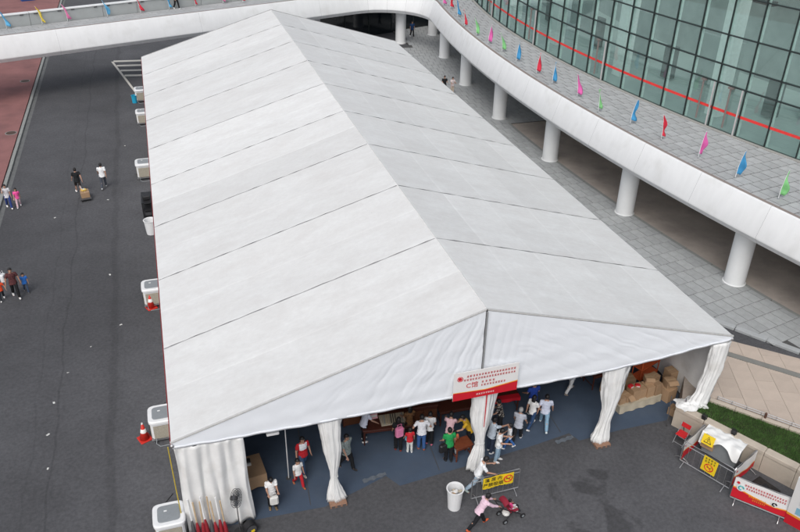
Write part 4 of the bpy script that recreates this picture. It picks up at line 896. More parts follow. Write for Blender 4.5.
MOR = mat('orange_paint', (.55, .10, .03), .5)
for sx in (-.6, .6):
    for sy in (-.22, .22): MB().tube([(sx, sy, 0), (sx, sy, 1.9)], .025, 6).build('upright', MOR, sh)
for z in (.35, .9, 1.45): MB().box((0, 0, z), (1.25, .5, .035)).build('shelf', MOR, sh)
for k in range(6): MB().box((-.5+.2*k, 0, 1.47+.09), (.16, .3, .18), bev=.02).build('goods', random.choice([M_CARD, M_REDPL, M_WHB, M_CARDTAPE]), sh)
tb2 = table(7.4, 3.3, R(5), 1.5, .8, .78, 'dark table deep in the tent behind the cartons')
fr2 = thing('picture_frame', 'small red square picture frame standing on the deep dark table', 'frame', (7.2, 3.2, .785), .2)
for (c_, d_) in (((0, 0, .02), (.4, .04, .04)), ((0, 0, .38), (.4, .04, .04)), ((-.18, 0, .2), (.04, .04, .32)), ((.18, 0, .2), (.04, .04, .32))): MB().box(c_, d_).build('bar', M_REDPL, fr2)
# white sheet spilling over the planter corner
sh2 = thing('white_sheet', 'rumpled white sheet heaped on the planter wall corner', 'sheet', (9.35, -.05, TZ))
MB().grid(lambda u, v: ((u-.5)*1.1+.08*math.sin(v*9), (v-.5)*.8+.06*math.sin(u*11), .03+.16*math.sin(math.pi*u)*math.sin(math.pi*v)*(1+.6*nz(u*7, v*7))+.05*abs(nz(u*15, v*13))), 26, 20).build('cloth', M_CURT, sh2, True)
for (a, b_, lab) in (((8.95, -.55, 0), (9.15, .0, 1.35), 'thin grey rod leaning on the planter wall nearest the red chair'), ((8.55, .02, 0), (8.72, .35, 1.3), 'thin grey rod leaning on the planter wall end')):
    r_ = thing('leaning_rod', lab, 'rod', a); MB().tube([(0, 0, .01), tuple(Vector(b_)-Vector(a))], .016, 6).build('shaft', M_DKGREY, r_); MB().ball((0, 0, .02), .022, 6, 5).build('tip', M_BLACK, r_)
# folding chair
cp = G(684, 446); ch = thing('folding_chair', 'red folding chair with steel legs beside the barriers', 'chair', (cp.x-.02, cp.y+.22, 0), R(205))
MB().box((0, 0, .44), (.4, .4, .035), bev=.015).build('seat', M_REDPL, ch); MB().box((-.2, 0, .74), (.03, .4, .2), rot=(0, -.15, 0), bev=.012).build('backrest', M_REDPL, ch)
for s_ in (-.2, .2):
    MB().tube([(.24, s_, 0), (-.22, s_, .84)], .013, 6).build('leg', M_STEEL, ch); MB().tube([(-.26, s_, 0), (.1, s_, .44)], .013, 6).build('leg', M_STEEL, ch)
for x in (.2, -.2): MB().tube([(x, -.2, .06), (x, .2, .06)], .011, 6).build('stretcher', M_STEEL, ch)

# ------------------------------------------------------------------ crowd barriers
def barrier(p0, p1, H, label, bars=9, banner=None):
    p0, p1 = Vector(p0), Vector(p1); d = p1-p0; L_ = d.length; r_ = thing('crowd_barrier', label, 'barrier', (p0.x, p0.y, 0), math.atan2(d.y, d.x), 'crowd barriers')
    MB().tube([(0, 0, .14), (0, 0, H-.05), (.05, 0, H), (L_-.05, 0, H), (L_, 0, H-.05), (L_, 0, .14), (0, 0, .14)], .021, 8).build('frame', M_STEEL, r_)
    MB().tube([(0, 0, H-.16), (L_, 0, H-.16)], .014, 6).build('rail', M_STEEL, r_)
    for k in range(1, bars): MB().tube([(L_*k/bars, 0, .14), (L_*k/bars, 0, H-.16)], .009, 6).build('bar', M_STEEL, r_)
    for x in (.18, L_-.18): MB().tube([(x, -.28, .01), (x, -.2, .07), (x, 0, .15), (x, .2, .07), (x, .28, .01)], .017, 6).build('foot', M_STEEL, r_)
    return r_, L_
def banner(parent, L_, H, zb, seed, full=True, y=-.035):
    MB().grid(lambda u, v: (L_*u, y+.01*math.sin(u*13+seed), zb+(H-zb)*v), 14, 5).build('banner_sheet', M_WHB, parent)
    h = H-zb; s_ = -1
    def wave(u): return zb+h*(.40+.10*math.cos(u*4.2+.3)-.06*u)
    m1, m2 = MB(), MB()
    m1.grid(lambda u, v: (L_*u, y-.006+.01*math.sin(u*13+seed), zb+(wave(u)+.05*h-zb)*v), 16, 1); m1.build('banner_orange_band', M_ORB, parent); m2.grid(lambda u, v: (L_*u, y-.010+.01*math.sin(u*13+seed), zb+(wave(u)-zb)*v), 16, 1); m2.build('banner_red_band', M_REDB, parent)
    if full:
        glyphs(parent, L_*.18, L_*.94, zb+h*.80, h*.09, 16, M_REDB, y-.024, seed); glyphs(parent, L_*.18, L_*.94, zb+h*.66, h*.09, 18, M_REDB, y-.024, seed+1)
        glyphs(parent, L_*.3, L_*.62, zb+h*.34, h*.08, 9, M_ORB, y-.026, seed+2); glyphs(parent, L_*.38, L_*.62, zb+h*.22, h*.08, 7, M_ORB, y-.026, seed+3)
        for (x, z, rr, c1, c2) in ((.14, .60, .13, M_WHB, M_TEALB), (.76, .42, .10, M_WHB, M_BLACK)):
            MB().tube([(L_*x, y-.026, zb+h*z), (L_*x, y-.022, zb+h*z)], h*rr*1.3, 20).build('disc', c1, parent); MB().tube([(L_*x+h*rr*.7*math.cos(a*.628), y-.032, zb+h*z+h*rr*.7*math.sin(a*.628)) for a in range(9)], h*.03, 5).build('emblem', c2, parent)
    m_ = MB(); m_.tube([(L_*.07, y-.022, zb+h*.80), (L_*.07, y-.02, zb+h*.80)], h*.06, 12); m_.build('emblem', M_REDB, parent)
def no_sign(parent, x, y, z, r_, rotx=0, lightning=False):
    m_ = MB(); m_.tube([(x+r_*math.cos(a*.2618), y, z+r_*math.sin(a*.2618)) for a in range(25)], r_*.11, 6); m_.tube([(x-r_*.7, y, z+r_*.7), (x+r_*.7, y, z-r_*.7)], r_*.09, 6); m_.build('prohibition_ring', M_REDB, parent)
    m_ = MB(); m_.box((x-.05*r_, y+.004, z), (r_*1.0, .004, r_*.2)); m_.box((x+r_*.5, y+.004, z+r_*.3), (r_*.12, .004, r_*.4)); m_.build('cigarette_symbol', M_INK, parent)
b1, L1 = barrier((-.62, -1.45), (1.25, -1.42), 1.08, 'steel crowd barrier with yellow no smoking banner before the middle curtain')
bz = .52; ya = -.04
m_ = MB(); m_.grid(lambda u, v: (.40+1.2*u, ya-.015*math.sin(u*9), bz-.02*(1-v)*abs(math.sin(u*22))+(1.05-bz)*v), 40, 4); m_.build('yellow_banner', M_YEL, b1)
lay_text(b1, '篷 房 内', .19, .80, ya-.024, .92, M_INK); lay_text(b1, '严禁吸烟', .20, .80, ya-.024, .68, M_INK); no_sign(b1, 1.38, ya-.024, .80, .16)
PA, PB, PC_, PD = (7.84, -1.87), (8.72, -3.66), (8.50, -4.0), (9.72, -5.42)
b2, L2 = barrier(PA, PB, 1.1, 'steel crowd barrier with a yellow warning board facing the forecourt', 8)
MB().box((1.12, -.04, .66), (.56, .012, .70), rot=(0, .05, 0)).build('warning_board', M_YEL, b2); glyphs(b2, .90, 1.34, .93, .09, 4, M_INK, -.05, 61); glyphs(b2, .90, 1.34, .80, .09, 4, M_INK, -.05, 62); no_sign(b2, 1.12, -.05, .55, .16)
b3, L3 = barrier(PC_, PD, 1.15, 'steel crowd barrier covered by a white and red banner with two round pictures', 9); banner(b3, L3, 1.15, .22, 20)
b4, L4 = barrier(PA, (9.28, -1.18), .98, 'crowd barrier with a pale banner between the red chair and the generator', 8); banner(b4, L4, .98, .16, 30, False, -.035)
b5, L5 = barrier((8.86, -3.55), (10.3, -2.95), .98, 'crowd barrier with a white and red banner meeting the planter wall', 8); banner(b5, L5, .98, .16, 40, False, -.035)
# generator box with white sheet, warning board, card
gq = thing('covered_generator', 'grey generator box half covered with a rumpled white sheet', 'generator', (9.55, -2.05, 0), math.atan2(wd_.y, wd_.x))
MB().box((0, 0, .5), (1.35, .62, .9), bev=.05).build('housing', M_GREYPAN, gq); MB().box((0, 0, .04), (1.2, .5, .08)).build('skid', M_BLACK, gq)
MB().grid(lambda u, v: ((u-.5)*1.55, .45-.95*v+.05*math.sin(u*12), 1.0+.03*nz(u*7, v*5)+.012*math.sin(u*23+v*9)-(.42*max(0, v-.78)/.22*(.6+.5*math.sin(u*7+1)) if v > .78 else 0)-(.3*max(0, .18-v)/.18)), 34, 22).build('sheet', M_CURT, gq, True)
wb = MB().box((0, 0, 0), (.46, .02, .40), rot=(-.35, 0, 0)).build('warning_board', M_YEL, gq, False, (-.42, -.52, .90))
m_ = MB(); tri = [(-.14, -.11), (.14, -.11), (0, .13)]
Mx = Euler((-.35, 0, 0)).to_matrix()
m_.tube([Mx @ Vector((x, -.014, z)) for x, z in tri+[tri[0], tri[1]]], .016, 5); m_.build('warning_triangle', M_INK, wb)
m_ = MB(); m_.tube([Mx @ Vector((x, -.016, z)) for x, z in ((.02, .06), (-.03, -.01), (.03, -.01), (-.015, -.08))], .012, 5); m_.build('lightning_symbol', M_INK, wb)
MB().box((-.42, -.46, .60), (.5, .02, .3), rot=(-.15, 0, 0)).build('cardboard_piece', M_CARD, gq)
for k, u in enumerate((1.15, 2.35)):
    p = tw(u, .1); r_ = thing('clamp_lamp', ['black clamp lamp on the wall cap above the pale banner', 'black clamp lamp on the wall cap above the generator sheet'][k], 'lamp', (p[0], p[1], 1.015), .4)
    MB().box((0, 0, .015), (.16, .16, .03)).build('clamp', M_BLACK, r_); MB().tube([(0, -.1, .03), (0, -.1, .24), (0, .1, .24), (0, .1, .03)], .014, 6).build('bracket', M_BLACK, r_); MB().box((-.05, 0, .14), (.10, .18, .14), bev=.02).build('head', M_BLACK, r_)
mt = thing('rubber_tarp', 'crumpled black tarp behind the red and white banner', 'tarp', (9.85, -4.0, 0), .3); MB().grid(lambda u, v: ((u-.5)*1.3, (v-.5)*.9, .02+.22*math.sin(math.pi*u)*math.sin(math.pi*v)*(1+.5*nz(u*6, v*6))), 16, 12).build('sheet', M_BLACK, mt, True)
# standing display board on the far right
bp0 = Vector((9.70, -5.42)); bo = thing('display_board', 'tall standing board, white and blue above an orange and red foot', 'display board', (bp0.x, bp0.y, 0), math.atan2(wd_.y, wd_.x))
bo.rotation_euler = (.13, 0, math.atan2(wd_.y, wd_.x))
MB().box((1.5, .04, 1.2), (3.0, .06, 2.4)).build('panel', M_WHB, bo); MB().grid(lambda u, v: (3.0*u, .003, .0+(.58-.1*u)*v), 10, 1).build('orange_band', M_ORB, bo); MB().grid(lambda u, v: (3.0*u, -.001, .0+(.48-.1*u)*v), 10, 1).build('red_band', M_REDB, bo)
for k, (x, z, rr) in enumerate(((.8, 1.35, .48), (.8, 1.35, .36), (.8, 1.35, .24))): MB().tube([(x+rr*math.cos(a*.2618), .003, z+rr*math.sin(a*.2618)) for a in range(25)], .03, 5).build('blue_ring', M_BLUEB, bo)
MB().box((1.2, .004, .82), (1.9, .004, .34)).build('blue_block', M_BLUEB, bo); glyphs(bo, .4, 2.0, .82, .12, 9, M_WHB, 0, 77)
for x in (.3, 2.7): MB().tube([(x, .08, 1.6), (x, .8, .02)], .025, 6).build('strut', M_STEEL, bo)
# waste beyond the walkway
bb = thing('blue_crate', 'blue crate on the ground beyond the straight walkway', 'crate', (G(28, 1).x, G(28, 1).y, 0), .3); MB().box((0, 0, .6), (1.6, 1.0, 1.2), bev=.05).build('body', mat('crate_blue', (.02, .06, .22), .5), bb); MB().box((0, 0, 1.23), (1.7, 1.1, .07), bev=.02).build('lid', M_BLACK, bb)
pf = tag(MB().prism([(-60, 92), (-8, 106), (-8, 140), (-60, 140)], .004, .09).build('far_pink_pavement', M_PINK), kind='structure')

# ------------------------------------------------------------------ people
SKIN = mat('skin', (.42, .24, .17), .6, .05, 8); HAIRB = mat('black_hair', (.012, .011, .012), .5, .3, 30); HAIRG = mat('grey_hair', (.30, .30, .30), .6, .2, 30); HAIRBR = mat('brown_hair', (.05, .025, .015), .5, .3, 30)
EYE = mat('eye_dark', (.02, .015, .012), .3); LIP = mat('lip', (.30, .11, .09), .5)
_cl = {}
def cloth(c, pat=None):
    k = (c, pat)
    if k not in _cl:
        col = srgb(c); m = mat('fabric_'+c, col, .85, .10, 9, .2, 70)
        if pat and pat != c:
            m = m.copy(); m.name = 'fabric_'+c+'_'+pat; n = m.node_tree.nodes; L = m.node_tree.links; b_ = n['Principled BSDF']; src = b_.inputs['Base Color'].links[0].from_socket
            tc = n.new('ShaderNodeTexCoord'); vo = n.new('ShaderNodeTexVoronoi'); vo.inputs['Scale'].default_value = 18; L.new(tc.outputs['Object'], vo.inputs['Vector'])
            mr = n.new('ShaderNodeMapRange'); mr.inputs[1].default_value = .3; mr.inputs[2].default_value = .4; L.new(vo.outputs['Distance'], mr.inputs[0]); mx = n.new('ShaderNodeMix'); mx.data_type = 'RGBA'; L.new(mr.outputs[0], mx.inputs[0]); L.new(src, mx.inputs[6]); mx.inputs[7].default_value = (*srgb(pat), 1); L.new(mx.outputs[2], b_.inputs['Base Color'])
        _cl[k] = m
    return _cl[k]
def remesh(mb, vox, name):
    me = bpy.data.meshes.new(name); me.from_pydata(mb.v, [], mb.f); o = bpy.data.objects.new(name, me); C.objects.link(o)
    md = o.modifiers.new('r', 'REMESH'); md.mode = 'VOXEL'; md.voxel_size = vox; md.use_smooth_shade = True
    return o
def flush(jobs):
    """evaluate all pending remeshes at once"""
    bpy.context.view_layer.update(); dg = bpy.context.evaluated_depsgraph_get(); out = []
    for o in jobs:
        me = bpy.data.meshes.new_from_object(o.evaluated_get(dg)); old = o.data; bpy.data.objects.remove(o); bpy.data.meshes.remove(old); out.append(me)
    return out
def cap_(mb, a, b_, ra, rb):
    mb.ball(a, ra, 10, 7); mb.ball(b_, rb, 10, 7); mb.tube([a, b_], [ra, rb], 10)
TORSO = [(-.13, .13, .105), (-.06, .165, .125), (.04, .168, .12), (.14, .143, .105), (.26, .152, .112), (.37, .176, .115), (.45, .172, .10), (.50, .12, .08), (.53, .062, .058)]
JOBS = []
def person(px, py, h, head, label, shirt, pants, hair='short', lean=0, legs=((6, 6), (-6, 6)), arms=((5, 10, 12), (5, 10, 12)), look=0, shorts=False, sleeve=.6, shoes='e8e8e8', pat=None, zf=0, hairm=None, fem=False, child=False, turn=0, pos=None, vox=.013, skirt=False):
    """legs: (thigh forward, knee flex) left/right; arms: (forward, outward, elbow flex); degrees"""
    s = h/1.70; base = G(px, py, zf) if pos is None else Vector(pos); hs_ = 1.22 if child else 1.0
    wx = .92 if fem else 1.0
    hipz = .93; hip = Vector((0, 0, hipz)); Rt = Matrix.Rotation(R(lean), 3, 'Y')
    def T(v): return hip+Rt @ Vector(v)
    J = {}
    for i, sd in ((0, 1), (1, -1)):
        a, k = R(legs[i][0]), R(legs[i][1]); H_ = hip+Vector((0, sd*.092, -.03)); K = H_+Vector((math.sin(a), sd*.01, -math.cos(a)))*.42; b_ = a-k; An = K+Vector((math.sin(b_), sd*.005, -math.cos(b_)))*.41
        J['hip', i], J['knee', i], J['ank', i] = H_, K, An; J['toe', i] = An+Vector((math.cos(b_)*.15, sd*.03, math.sin(b_)*.15-.045)); J['fa', i] = b_
        f, o_, e = R(arms[i][0]), R(arms[i][1]), R(arms[i][2]); S = T((0, sd*.185*wx, .455)); ft = f+R(lean)*.35
        E_ = S+Vector((math.sin(ft)*math.cos(o_), sd*math.sin(o_), -math.cos(ft)*math.cos(o_)))*.285; f2 = ft+e; o2 = o_*(.4 if e < R(60) else -.35)
        W_ = E_+Vector((math.sin(f2)*math.cos(o2), sd*math.sin(o2), -math.cos(f2)*math.cos(o2)))*.245
        J['sh', i], J['el', i], J['wr', i] = S, E_, W_; J['hd', i] = (W_-E_).normalized()
    low = min(J['ank', 0].z, J['ank', 1].z)-.075; dz = Vector((0, 0, -low))
    hip = hip+dz
    for k_ in J:
        if isinstance(J[k_], Vector) and k_[0] != 'hd': J[k_] = J[k_]+dz
    def T(v): return hip+Rt @ Vector(v)
    NB_ = T((0, 0, .50)); Rh = Matrix.Rotation(R(lean*.6+look), 3, 'Y') @ Matrix.Identity(3); Rh = Rh @ Matrix.Rotation(R(turn), 3, 'Z')
    HC = NB_+Rh @ Vector((.02, 0, .165*hs_**.5)); HR = Vector((.095, .078, .118))*hs_
    def hp(v): return HC+Rh @ (Vector(v)*hs_)
    # body: one closed surface
    B = MB()
    B.rings([[T((d*math.cos(q*.5236)*.9, w_*wx*math.sin(q*.5236), z)) for q in range(12)] for z, w_, d in TORSO])
    cap_(B, NB_, HC-Rh @ Vector((.01, 0, .04)), .055, .05)
    B.ball(HC, HR, 14, 10, 0, Rh); B.ball(hp((.03, 0, -.055)), (.062*hs_, .055*hs_, .062*hs_), 10, 8, 0, Rh); cap_(B, hp((.09, 0, .0)), hp((.112, 0, -.03)), .012*hs_, .017*hs_)
    for sd in (1, -1): B.ball(hp((-.005, sd*.08, -.01)), (.022*hs_, .014*hs_, .032*hs_), 8, 6, 0, Rh)
    for i, sd in ((0, 1), (1, -1)):
        cap_(B, J['hip', i], J['knee', i], .082, .054); cap_(B, J['knee', i], J['ank', i], .052, .036); cap_(B, J['ank', i]-Vector((.02, 0, .02)), J['toe', i], .04, .03)
        mid = J['knee', i].lerp(J['ank', i], .3)-Vector((.012, 0, 0)); B.ball(mid, (.05, .046, .09), 9, 7)
        cap_(B, J['sh', i], J['el', i], .054, .041); cap_(B, J['el', i], J['wr', i], .04, .027)
        d = J['hd', i]; up = Vector((0, 0, 1)) if abs(d.z) < .8 else Vector((1, 0, 0)); sdv = d.cross(up).normalized(); if_ = sdv
        if abs(d.z) >= .8: if_ = Vector((1, 0, 0))-d*d.x; if_.normalize()
        nr = d.cross(if_).normalized(); P = J['wr', i]+d*.045
        Mh = Matrix((d, if_, nr)).transposed(); B.ball(P, (.055, .042, .02), 9, 7, 0, Mh)
        for fi, (off, ln) in enumerate(((-.033, .052), (-.011, .064), (.011, .068), (.033, .06))):
            a = P+d*.042+if_*off; b_ = a+d*ln*.55+nr*-.006*sd; c_ = b_+(d*.8-nr*.5*sd).normalized()*ln*.5; cap_(B, a, b_, .0095, .009); cap_(B, b_, c_, .009, .0075)
        a = P+if_*.03-d*.01; b_ = a+(if_*.8+d*.6).normalized()*.035; cap_(B, a, b_, .0115, .0105); cap_(B, b_, b_+(d*.9+if_*.2).normalized()*.032, .0105, .009)
    # shirt
    S_ = MB(); S_.rings([[T((d*math.cos(q*.5236)*.9, w_*wx*math.sin(q*.5236), z)) for q in range(12)] for z, w_, d in [(-.12, .20, .165), (-.05, .193, .155)]+[(z, w_+.018, d+.02) for z, w_, d in TORSO[2:7]]+[(.50, .135, .095), (.52, .075, .07)]])
    for i in (0, 1):
        sl = J['sh', i].lerp(J['el', i], min(1, sleeve*1.1)); S_.ball(J['sh', i], .07, 10, 7); S_.tube([J['sh', i], sl], [.07, .062], 10)
        if sleeve > 1: S_.tube([J['el', i].lerp(J['sh', i], .02), J['el', i].lerp(J['wr', i], .9)], [.054, .042], 10); S_.ball(J['el', i], .053, 9, 7)
    # trousers
    P_ = MB(); P_.rings([[hip+Vector((d*math.cos(q*.5236)*.95, w_*wx*math.sin(q*.5236), z)) for q in range(12)] for z, w_, d in ((-.15, .15, .12), (-.06, .18, .138), (.02, .165, .122))])
    for i in (0, 1):
        P_.ball(J['hip', i], .102, 10, 7)
        if shorts: P_.tube([J['hip', i], J['hip', i].lerp(J['knee', i], .92)], [.096, .085], 10)
        else: P_.tube([J['hip', i], J['knee', i]], [.10, .078], 10); P_.ball(J['knee', i], .079, 10, 8); P_.tube([J['knee', i], J['knee', i].lerp(J['ank', i], .95)], [.078, .066], 10)
    if skirt: P_.rings([[hip+Vector((r_*1.0*math.cos(q*.5236), r_*math.sin(q*.5236), z)) for q in range(12)] for z, r_ in ((.05, .16), (-.4, .24))])
    # shoes
    shs = []
    for i in (0, 1):
        F = MB(); an, to = J['ank', i], J['toe', i]; fa = J['fa', i]; dv = (to-an+Vector((0, 0, .03))).normalized(); Mf = Matrix.Rotation(-math.atan2(dv.z, dv.x), 3, 'Y')
        c0 = an.lerp(to, .42)-Vector((0, 0, .012)); F.ball(c0, (.135, .05, .042), 12, 8, 0, Mf); F.ball(an-Vector((.015, 0, .015)), (.055, .045, .05), 10, 7, 0, Mf); shs.append(F)
    # hair
    Hh = MB(); Hh.ball(hp((-.012, 0, .018)), (.104*hs_, .088*hs_, .118*hs_), 16, 12, 0, Rh)
    keepv = []
    # cut the face opening
    loc = [Rh.transposed() @ (Vector(v)-HC)/hs_ for v in Hh.v]
    face = [f for f in Hh.f if not all((q := loc[i]).x > .02 and q.z < .055 or q.z < -.075 or (q.z < -.02 and q.x > -.01) for i in f)]
    Hh.f = face; Hh.m = [0]*len(face)
    if hair in ('long', 'tail', 'bun'):
        if hair == 'long': Hh.rings([[hp((-.055+.05*math.cos(q*.5236)-.01*z_, .085*math.sin(q*.5236)*w_, z_)) for q in range(12)] for z_, w_ in ((.04, .9), (-.08, 1.05), (-.2, .95), (-.27, .5))])
        elif hair == 'tail': Hh.tube([hp((-.1, 0, .05)), hp((-.15, 0, .02)), hp((-.155, 0, -.1)), hp((-.14, 0, -.2))], [.03, .034, .028, .01], 8)
        else: Hh.ball(hp((-.1, 0, .07)), .045*hs_, 9, 7)
    hair_m = hairm or HAIRB
    root = thing('person', label, 'person', (base.x, base.y, zf), R(head)); root.scale = (s, s, s)
    JOBS.append((root, remesh(B, vox, 'b'), remesh(S_, .02, 's'), remesh(P_, .02, 'p'), shs, Hh, cloth(shirt, pat), cloth(pants), cloth(shoes), hair_m, (HC.copy(), Rh.copy(), hs_)))
    return root, J, s, base
def finish_people():
    flat = [o for j in JOBS for o in j[1:4]]; mes = flush(flat)
    for n_, (root, _, _, _, shs, Hh, ms, mp, msh, mh, (HC, Rh, hs_)) in enumerate(JOBS):
        bm_, sm_, pm_ = mes[n_*3:n_*3+3]
        for me, am in ((sm_, .007), (pm_, .006)):           # cloth folds
            nv_ = len(me.vertices); c = np.empty(nv_*3, np.float32); me.vertices.foreach_get('co', c); no = np.empty(nv_*3, np.float32); me.vertex_normals.foreach_get('vector', no)
            c = c.reshape(-1, 3); no = no.reshape(-1, 3); x, y, z = c.T
            d_ = np.sin(z*34+y*21+n_*1.7+2*np.sin(x*19+n_))*np.sin(y*27-z*13+n_)+.6*np.sin(z*71+x*40+n_*3); me.vertices.foreach_set('co', (c+no*(am*d_)[:, None]).ravel().astype(np.float32)); me.update()
        for me, m in ((bm_, SKIN), (sm_, ms), (pm_, mp)): me.materials.clear(); me.materials.append(m)
        bm_.materials.append(EYE); bm_.materials.append(LIP)
        npo = len(bm_.polygons); cc = np.empty(npo*3, np.float32); bm_.polygons.foreach_get('center', cc); q = (cc.reshape(-1, 3)-np.array(HC))@np.array(Rh)/hs_; idx = np.zeros(npo, np.int32); fr_ok = (q[:, 0] > .06) & (np.linalg.norm(q, axis=1) < .2)
        idx[fr_ok & (abs(abs(q[:, 1])-.032) < .013) & (abs(q[:, 2]-.008) < .009)] = 1; idx[fr_ok & (abs(q[:, 1]) < .025) & (abs(q[:, 2]+.066) < .008)] = 2
        bm_.polygons.foreach_set('material_index', idx)
        if root.get('label', '').startswith('man in red shirt with white'):
            sm_.materials.append(cloth('e2e4e8')); sm_.polygons.foreach_set('material_index', [1 if (1.14 < p.center.z < 1.40 and abs(p.center.y) < .15) else 0 for p in sm_.polygons])
        link('body', bm_, root); link('shirt', sm_, root); link('trousers', pm_, root)
        for F in shs: F.build('shoe', msh, root, True)
        o = Hh.build('hair', mh, root, True); solidify(o, .012)
def wpos(res, key, i):     # world position of a joint of a finished pose
    root, J, s, base = res; v = Matrix.Rotation(root.rotation_euler.z, 3, 'Z') @ (J[key, i]*s); return Vector((base.x, base.y, base.z))+v
DOWN = ((4, 9, 12), (4, 9, 12)); WALK = ((22, 10), (-14, 22)); WALK2 = ((-14, 22), (22, 10)); ST = ((3, 4), (-3, 4)); HOLD = ((25, 6, 75), (25, 6, 75)); SW = ((-18, 8, 15), (22, 8, 20)); SW2 = ((22, 8, 20), (-18, 8, 15))
# road on the left
person(10, 208, 1.6, -75, 'woman in white top and blue trousers with a hand at her face', 'd8d8dc', '2c3f7a', 'tail', legs=WALK, arms=((5, 8, 10), (60, 15, 125)), fem=True)
person(19.5, 207, 1.27, -85, 'girl in bright pink top and pale pink trousers walking on the road', 'e0559a', 'd9b9c2', 'long', legs=WALK2, arms=SW, child=True, fem=True)
pm = person(79.5, 193, 1.76, 105, 'man in black shirt and dark shorts pulling the flat trolley', '1d2023', '2b2624', legs=WALK, arms=((20, 8, 15), (-32, 10, 8)), shoes='f0f0f0', shorts=True)
person(104.5, 188, 1.76, 88, 'man in white shirt and grey jeans walking away along the road', 'e6e8ea', '454b55', legs=WALK2, arms=SW2, shoes='c8ccd0')
pfam = person(17, 297, 1.72, -75, 'man in dark red checked shirt and black trousers between two children', '6d3c3c', '17181b', legs=WALK, arms=((0, 20, 8), (0, 24, 8)), pat='4d2a2c', shoes='d8d8d8')
person(3, 300, 1.2, -80, 'boy in orange red shirt holding the hand of the man in dark red checks', 'cf4a27', '22262e', legs=WALK2, arms=((10, 30, 10), (0, 10, 10)), child=True)
person(27, 292, 1.12, -75, 'boy in blue shirt and jeans beside the man in dark red checks', '2f6fc0', '3c4a60', legs=WALK, arms=((0, 10, 10), (5, 22, 10)), child=True, shoes='55585c')
# tent front, left bays
r8 = person(273, 508, 1.58, -85, 'woman in white shirt with dark straps looking at the white bag she holds', 'e4e4e4', '17181c', legs=ST, arms=((20, 4, 70), (20, 4, 70)), look=28, fem=True, shoes='6a5c44')
person(299, 486, 1.34, -70, 'child in white shirt and red trousers beside the man in red and white', 'dcdcdc', 'b3202c', legs=WALK, arms=DOWN, child=True, shoes='a06040')
person(304, 471, 1.74, -75, 'man in red shirt with white chest panel and blue jeans', 'b8222c', '3f5878', legs=WALK2, arms=((0, 14, 15), (0, 14, 15)), shoes='d8d0c8')
person(347, 468, 1.72, -60, 'man in grey green patterned shirt walking past the tied curtain', '6a7472', '15161a', legs=WALK, arms=SW, pat='8d9896', shoes='303030')
person(364, 441, 1.72, 15, 'man in white shirt and black trousers at the dark red table', 'cfd3e2', '14151a', legs=ST, arms=((8, 8, 15), (20, 12, 25)), lean=14, look=10, shoes='e0e0e0')
person(398, 450, 1.64, 75, 'woman in black with a pink backpack facing the tables', '191a1d', '131418', 'long', legs=ST, arms=((10, 8, 25), (5, 8, 20)), fem=True, shoes='7a2f24')
person(409.5, 452, 1.2, 85, 'girl in red shirt and pale trousers beside the woman with pink backpack', 'c22630', 'c9cbc9', 'short', legs=ST, arms=((15, 14, 20), (5, 12, 12)), child=True, shoes='e6e6e6')
person(421, 449, 1.7, 80, 'person in loose white blouse and blue jeans with hands at the waist', 'e2e4ea', '35588c', 'short', legs=ST, arms=((-8, 34, 70), (-8, 34, 70)), look=12, shoes='9a5a3c')
person(429, 444, 1.62, 70, 'person in white top and black trousers next to the loose white blouse', 'd8dadc', '17181c', 'short', legs=ST, arms=((10, 8, 40), (10, 8, 30)), fem=True, shoes='c06a80')
person(448.5, 448, 1.66, 60, 'woman in pale pink shirt bending over the display table', 'd9b4bc', '222228', 'short', legs=ST, arms=((25, 14, 40), (25, 14, 40)), lean=24, fem=True)
r19 = person(448, 461, 1.66, 88, 'person in green shirt with a black shoulder bag', '1f8f4c', '16171b', 'short', legs=ST, arms=((10, 10, 35), (5, 12, 15)), shoes='2a2a2c')
person(453.5, 453, 1.12, 90, 'child in orange shirt and pale trousers beside the green shirt', 'dd7a52', 'cfd0d2', 'short', legs=ST, arms=DOWN, child=True)
person(468, 446, 1.7, 175, 'person in yellow shirt bending over wares by the middle curtain', 'cfa52c', '1a1a1e', 'short', legs=ST, arms=((30, 10, 45), (30, 10, 45)), lean=26, look=10)
person(409, 438, 1.62, 95, 'woman in dark brown patterned dress behind the girl in red', '3a2a20', '1c1614', 'long', legs=ST, arms=((20, 10, 45), (20, 10, 45)), fem=True, pat='6b4a2c')
# right of the middle curtain
person(499, 431, 1.62, 150, 'woman in white and black patterned blouse behind the middle curtain', 'd6cfc8', '1b1b1f', 'short', legs=ST, arms=((15, 8, 40), (15, 8, 40)), pat='2c2826', fem=True, lean=12)
person(490, 452, 1.7, 20, 'man in pale blue shirt stretching an arm towards the boy in white', 'b9c5d2', '2e3a50', 'short', legs=ST, arms=((15, 6, 20), (68, 4, 8)), lean=8)
person(497, 461, 1.66, -30, 'man in white shirt and light jeans looking at what he holds', 'e4e6e8', '8fa9be', 'short', legs=ST, arms=HOLD, look=25, shoes='d6d6d6')
person(508, 448, 1.24, 160, 'boy in white shirt and blue jeans near the man in light jeans', 'dfe1e4', '3763a0', 'short', legs=WALK, arms=((10, 10, 30), (10, 10, 30)), child=True)
person(516.5, 441, 1.64, 50, 'grey haired person in pale grey shirt and dark trousers', 'a9adb8', '1a1b20', 'short', legs=WALK2, arms=((8, 8, 20), (10, 10, 20)), lean=14, hairm=HAIRG, shoes='d0d0d0')
person(530.5, 427, 1.66, 25, 'long haired woman in white shirt and blue jeans with a small bag', 'e6e6e6', '2b4468', 'long', legs=WALK, arms=SW, fem=True, shoes='d8d8d8')
person(543, 427, 1.74, 65, 'man in lavender white shirt and pale jeans striding into the tent', 'c8cee0', '7fa0b8', 'short', legs=((28, 8), (-24, 20)), arms=((-12, 16, 15), (12, 16, 15)), shoes='c9d2d6')
